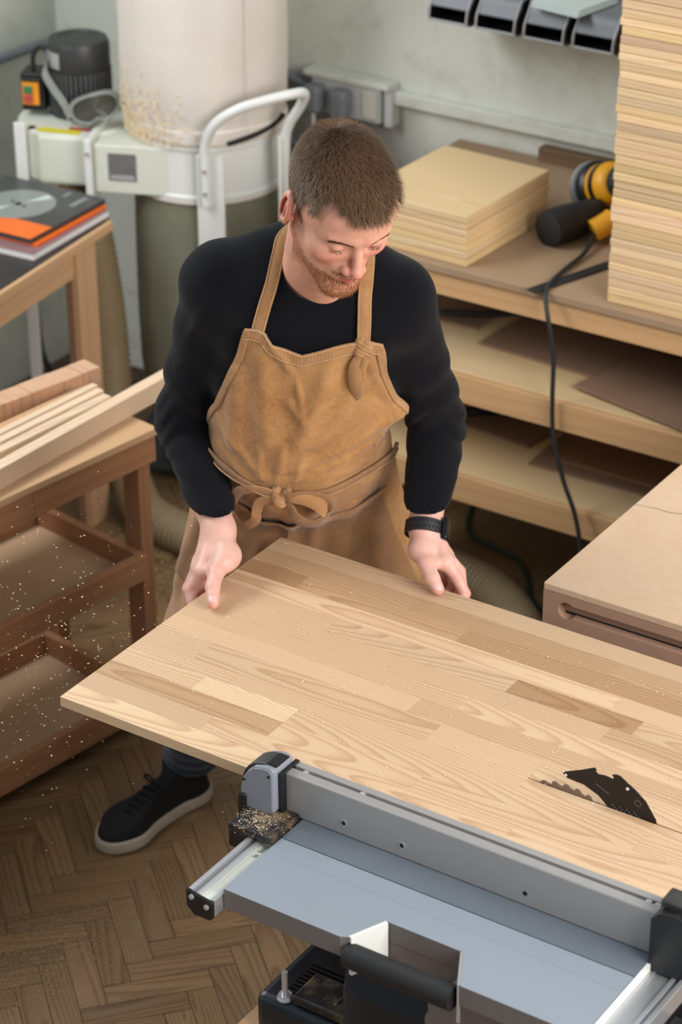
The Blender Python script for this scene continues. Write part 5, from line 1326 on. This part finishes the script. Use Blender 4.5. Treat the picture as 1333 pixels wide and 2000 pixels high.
def wrinkle(ph, z):
    d = 0
    for a, b, w, amp in RID: d = d+ridge(ph, z, a, b, w, amp)
    d = d*1.45+.0016*np.sin(ph*3.1+z*17+1.5*np.sin(z*23+ph))*np.sin(z*21-ph*2.3+1)+.0006*np.sin(ph*11-z*47+2*np.sin(z*31))
    return d
def grid_mesh(name, P, mat, parent, thick=.0018, N=None):
    nt, ns = P.shape[:2]; k = np.arange(nt*ns).reshape(nt, ns); q = np.stack([k[:-1, :-1], k[1:, :-1], k[1:, 1:], k[:-1, 1:]], -1).reshape(-1, 4)
    o = np_obj(name, [(P.reshape(-1, 3)-OFF, q)], mat, parent)
    sm = o.modifiers.new('thickness', 'SOLIDIFY'); sm.thickness = thick; sm.offset = 0; return o
_t1 = polyf([(-.64, 1.374), (-.50, 1.375), (-.379, 1.370), (-.25, 1.354), (0, 1.341), (.133, 1.336), (.3, 1.343), (.518, 1.353), (.70, 1.359), (.879, 1.362), (1.01, 1.353)])
_L = polyf([(.50, -1.62), (.95, -1.70), (1.05, -1.75), (1.10, -1.40), (1.16, -1.05), (1.21, -.84), (1.253, -.763), (1.32, -.67), (1.374, -.64)])
_R = polyf([(.50, 1.50), (.95, 1.68), (1.04, 1.76), (1.09, 1.72), (1.14, 1.58), (1.19, 1.33), (1.241, 1.19), (1.308, 1.075), (1.354, 1.0)])
_d0 = drape
def drape(P):
    d = _d0(P); d = smin(d, caps(P, (-2.15, 3.22, 1.17), (-2.062, 3.252, 1.192), .05, .014), .03)
    return smin(d, ell(P, (-2.262, 3.275, 1.06), (.144, .118, .12), TR), .03)
ph, z, P_, N_ = apron_grid(_t1, lambda p: 0*p+.50, _L, _R, 150, 190, .004, .002)
apron = grid_mesh('apron', P_, 'canvas', man)
# hems: a band along the bib top and down its right side, a waist seam, and stitching
def band(name, f_top, f_bot, L, R_, off, mat, ns=120, nt=6):
    s = np.linspace(0, 1, ns); t = np.linspace(0, 1, nt); Sg, Tg = np.meshgrid(s, t); ph = L+(R_-L)*Sg; z = f_top(ph)+(f_bot(ph)-f_top(ph))*Tg
    P = hit(ph, z, drape, .004); N = sdf_normal(drape, P.astype(f32), .004); P = P+N*(wrinkle(ph, z)+off)[..., None]
    P = P+N*(.0006*np.sin(ph*150))[..., None]*(Tg*(1-Tg)*4)[..., None]
    return grid_mesh(name, P, mat, apron, .0016), P, N
band('top_hem', lambda p: _t1(p)+.0006, lambda p: _t1(p)-.021, -.635, 1.0, .0022, 'canvas_hem')
def side_band(name, F, z0, z1, wid, sgn, mat, n=70):
    zz = np.linspace(z0, z1, n); t = np.linspace(0, 1, 5); Z, T_ = np.meshgrid(zz, t, indexing='ij'); ph = F(Z)+sgn*wid*T_
    P = hit(ph, Z, drape, .004); N = sdf_normal(drape, P.astype(f32), .004); P = P+N*(wrinkle(ph, Z)+.0022)[..., None]; return grid_mesh(name, P, mat, apron, .0016)
side_band('side_hem', _R, 1.35, 1.165, .085, -1, 'canvas_hem'); side_band('side_hem', _L, 1.37, 1.13, .085, 1, 'canvas_hem')
def hits(lst, off):
    ph = np.array([p[0] for p in lst]); z = np.array([p[1] for p in lst]); P = hit(ph, z, drape, .004); N = sdf_normal(drape, P.astype(f32), .004)
    return P+N*(wrinkle(ph, z)+off)[..., None]-OFF, N
def seam(name, lst, off=.0036, r=.0006):
    P, N = hits(lst, off); return MB().tube([tuple(p) for p in P], r, 5).obj(name, 'stitch', apron)
pp = np.linspace(-.62, .98, 50); seam('stitch_line', [(p, _t1(p)-.0195) for p in pp]); seam('stitch_line', [(p, _t1(p)-.0015) for p in pp])
# pocket panel with a sagging open top
pk = polyf([(-1.3, 1.005), (-.67, .975), (-.263, .978), (.10, .981), (.56, .972), (.93, .990), (1.40, 1.003)])
s = np.linspace(-1.25, 1.38, 110); t = np.linspace(0, 1, 46); Sg, Tg = np.meshgrid(s, t); zt = pk(Sg); z = zt-Tg*.24
P = hit(Sg, z, drape, .004); N = sdf_normal(drape, P.astype(f32), .004); op = np.exp(-(Tg/.10))*.006*(.5+.5*np.cos(Sg*4.5))+.0035
P = P+N*(wrinkle(Sg, z)+op)[..., None]; pocket = grid_mesh('pocket', P, 'canvas_dark', apron, .0018)
Tg2 = Tg*.075; z = zt+.0005-Tg2*.24; P = hit(Sg, z, drape, .004); N = sdf_normal(drape, P.astype(f32), .004); op = np.exp(-(Tg2/.10))*.006*(.5+.5*np.cos(Sg*4.5))+.0035+.0020
P = P+N*(wrinkle(Sg, z)+op)[..., None]; grid_mesh('pocket_hem', P, 'canvas_hem', pocket, .0012)
P_, N__ = hits([(.12, .976), (.13, .94), (.12, .90), (.11, .86)], .0060); MB().tube([tuple(p) for p in P_], .0006, 5).obj('pocket_seam', 'stitch', pocket)
# flat ribbon along a path, width given per point
def ribbon(pts, wv, w, th=.0022, k=6):
    Pt = catmull([Vector(p) for p in pts], k); Wt = catmull([Vector(q) for q in wv], k); m = MB(); vs = []; n = len(Pt)
    for i in range(n):
        T_ = (Pt[min(i+1, n-1)]-Pt[max(i-1, 0)]).normalized(); Wd = (Wt[i]-T_*Wt[i].dot(T_)).normalized(); Nn = T_.cross(Wd); ww = w(i/(n-1)) if callable(w) else w
        vs += [Pt[i]+Wd*ww/2+Nn*th/2, Pt[i]-Wd*ww/2+Nn*th/2, Pt[i]-Wd*ww/2-Nn*th/2, Pt[i]+Wd*ww/2-Nn*th/2]
    m.add(vs, [(4*i+j, 4*i+4+j, 4*i+4+(j+1) % 4, 4*i+(j+1) % 4) for i in range(n-1) for j in range(4)]+[(3, 2, 1, 0), (4*n-4, 4*n-3, 4*n-2, 4*n-1)])
    return m
def rel(p): return Vector(p)-Vector(tuple(float(x) for x in OFF))
def onto(p, off, fn=None):
    P = np.array(p, dtype=f32)
    for _ in range(12): N = sdf_normal(fn or sweater, P[None], .004)[0]; P = P-N*(float((fn or sweater)(P[None])[0])-off)*.8
    return P, N
# neck strap
sp = [(-2.2115, 3.0655, 1.366), (-2.2025, 3.0755, 1.411), (-2.2000, 3.0965, 1.450), (-2.2110, 3.1320, 1.484), (-2.222, 3.170, 1.502), (-2.215, 3.220, 1.508), (-2.178, 3.252, 1.505), (-2.130, 3.250, 1.500), (-2.095, 3.220, 1.485), (-2.0715, 3.182, 1.4558), (-2.0616, 3.1614, 1.4329), (-2.0568, 3.1524, 1.401), (-2.0575, 3.1510, 1.358)]
S_p, S_w = [], []
for i, p in enumerate(sp):
    q, n = onto(p, .005); T_ = Vector(sp[min(i+1, len(sp)-1)])-Vector(sp[max(i-1, 0)]); S_p.append(rel(q)); w_ = T_.normalized().cross(Vector([float(x) for x in n])); S_w.append(w_ if i < 1 or w_.dot(S_w[-1]) > 0 else -w_)
strap = ribbon(S_p, S_w, lambda t: .023-.006*math.exp(-((t-.42)/.12)**2)).obj('neck_strap', 'canvas_hem', apron, bevel=.0006, smooth=True)
for sg in (-1, 1):
    MB().tube([S_p[i]+S_w[i].normalized()*(.0095*sg*(1 if i not in (4, 5, 6, 7, 8) else .7))+Vector([float(x) for x in onto(sp[i], .005)[1]])*.0015 for i in range(len(sp))], .0005, 5).obj('stitch_line', 'stitch', strap)
# knot of the strap at the right bib corner, with its leaf-shaped tail
def lump(name, specs, mat, parent, h=.0016, rip=None):
    def fn(P):
        d = None
        for s_ in specs:
            e = caps(P, *s_[1:]) if s_[0] == 'c' else ell(P, *s_[1:]); d = e if d is None else smin(d, e, .003)
        return d-(.0007*np.sin(P[..., 2]*900+P[..., 0]*500) if rip is None else 0)
    pts = np.array([q for s_ in specs for q in ((s_[1], s_[2]) if s_[0] == 'c' else (s_[1],))]); return np_obj(name, [wv_(surface_net(fn, tuple(pts.min(0)-.022), tuple(pts.max(0)+.022), h))], mat, parent)
lump('strap_knot', [('c', (-2.0600, 3.1455, 1.3580), (-2.0480, 3.1500, 1.3500), .0095, .0090), ('c', (-2.0480, 3.1480, 1.3560), (-2.0600, 3.1420, 1.3400), .0080, .0085), ('c', (-2.0620, 3.1420, 1.3450), (-2.0500, 3.1470, 1.3330), .0075, .0065)], 'canvas_hem', apron)
tl = [(-2.0570, 3.1400, 1.338), (-2.0640, 3.1360, 1.316), (-2.0640, 3.1380, 1.290), (-2.0670, 3.1460, 1.266), (-2.0725, 3.1560, 1.246)]
ribbon([rel(p) for p in tl], [Vector((.92, .35, -.1)), Vector((.90, .30, -.3)), Vector((.95, .3, 0)), Vector((.95, .3, .1)), Vector((.9, .4, .1))], lambda t: .0135+.010*sin(pi*min(1, t*1.02))-.012*max(0, t-.86)/.14, .0028).obj('strap_tail', 'canvas_hem', apron, bevel=.0006, smooth=True)
ribbon([rel(Vector(p)+Vector((.012, .004, 0))) for p in tl[:3]], [Vector((.9, .35, -.1))]*3, lambda t: .014-.004*t, .0025).obj('strap_tail', 'canvas', apron, bevel=.0006, smooth=True)
# waist tie and bow
tie = [(-.95, 1.106), (-.85, 1.103), (-.634, 1.092), (-.45, 1.082), (-.323, 1.074), (-.12, 1.062), (.058, 1.054)]
tie2 = [(.10, 1.054), (.30, 1.056), (.498, 1.058), (.70, 1.063), (.897, 1.066), (1.2, 1.064), (1.5, 1.058), (1.75, 1.05)]
for lst in (tie, tie2):
    P, N = hits(lst, .0065); ribbon([Vector(p) for p in P], [Vector((0, 0, 1))+Vector(tuple(n))*.3 for n in N], .0155, .0045).obj('waist_tie', 'canvas_dark', apron, bevel=.0014, smooth=True)
    P, N = hits([(a, b-.004) for a, b in lst], .0100); MB().tube([tuple(p) for p in P], .0016, 6).obj('tie_fold', 'canvas_hem', apron, smooth=True)
lump('bow_knot', [('c', (-2.1990, 3.0960, 1.0650), (-2.1900, 3.0950, 1.0450), .0095, .0100), ('c', (-2.1960, 3.0940, 1.0480), (-2.1800, 3.1010, 1.0640), .0075, .0085), ('c', (-2.2040, 3.0950, 1.0520), (-2.1980, 3.0925, 1.0680), .0065, .0065)], 'canvas_hem', apron)
nf = Vector(tuple(float(x) for x in fwd))
def loop(pts, wd, w, name='bow_loop', mat='canvas_dark'):
    return ribbon([rel(p) for p in pts], wd, w, .0028).obj(name, mat, apron, bevel=.0008, smooth=True)
out = nf*.40+Vector((0, 0, .88))
loop([(-2.197, 3.094, 1.056), (-2.215, 3.086, 1.064), (-2.246, 3.082, 1.060), (-2.272, 3.088, 1.046), (-2.293, 3.096, 1.020), (-2.300, 3.104, .992), (-2.292, 3.108, .972), (-2.274, 3.106, .970), (-2.250, 3.101, .990), (-2.242, 3.096, 1.012), (-2.232, 3.092, 1.034), (-2.214, 3.092, 1.046), (-2.199, 3.096, 1.048)], [out]*13, .019, mat='canvas_hem')
loop([(-2.185, 3.098, 1.056), (-2.172, 3.092, 1.061), (-2.155, 3.104, 1.064), (-2.138, 3.128, 1.056), (-2.130, 3.146, 1.038), (-2.136, 3.152, 1.012), (-2.150, 3.142, .996), (-2.166, 3.128, .998), (-2.174, 3.114, 1.014), (-2.180, 3.106, 1.034), (-2.188, 3.100, 1.046)], [out*.9+Vector((.15, 0, 0))]*11, .024)
loop([(-2.186, 3.094, 1.056), (-2.168, 3.095, 1.060), (-2.150, 3.108, 1.056), (-2.136, 3.126, 1.044), (-2.128, 3.142, 1.024)], [Vector((.15, -.2, 1)), Vector((.1, -.2, 1)), Vector((0, -.2, 1)), Vector((-.1, -.2, 1)), Vector((-.3, -.3, .9))], lambda t: .020+.006*t, 'bow_tail', 'canvas_hem')

# ---- watch on his left wrist
wr, el = Vector(WRL), Vector(ELL); ax = (wr-el).normalized(); cw = wr+ax*.004
p = Vector((1, 0, 0)); p = (p-ax*p.dot(ax)).normalized(); q_ = ax.cross(p)
def wring(r0, r1, z0, z1, n=56):
    m = MB(); vs = []
    for i in range(n):
        a = 2*pi*i/n
        for r, zz in ((r0, z0), (r1, z0+.001), (r1, z1-.001), (r0, z1)): vs.append(rel(cw+ax*zz+(p*cos(a)*r+q_*sin(a)*r)))
    m.add(vs, [(4*i+j, 4*((i+1) % n)+j, 4*((i+1) % n)+(j+1) % 4, 4*i+(j+1) % 4) for i in range(n) for j in range(4)]); return m
tilt = None
watch = wring(.0305, .0342, -.0125, .0115).obj('wristwatch', 'band', man, smooth=True); watch['label'] = 'black sports watch band'
hm = MB()
for i in range(60):
    a = 2*pi*i/30+(i >= 30)*pi/30; zz = -.006 if i < 30 else .004
    c = rel(cw+ax*zz+(p*cos(a)+q_*sin(a))*.0340); d = (p*cos(a)+q_*sin(a)); hm.cyl(c, c+d*.0006, .0018, n=8)
hm.obj('band_holes', 'hole', watch)
ca3 = Vector((.85, .45, .1)); ca3 = (ca3-ax*ca3.dot(ax)).normalized(); cb3 = ax.cross(ca3); cc = cw+ca3*.0365
MB().obox(rel(cc), ax, cb3, ca3, .0205, .0178, .0060).obj('watch_case', 'watch_case', watch, bevel=.0045, seg=4)
MB().obox(rel(cc+ca3*.0045), ax, cb3, ca3, .0165, .0135, .0012).obj('watch_glass', 'chrome', watch, bevel=.001) if False else None
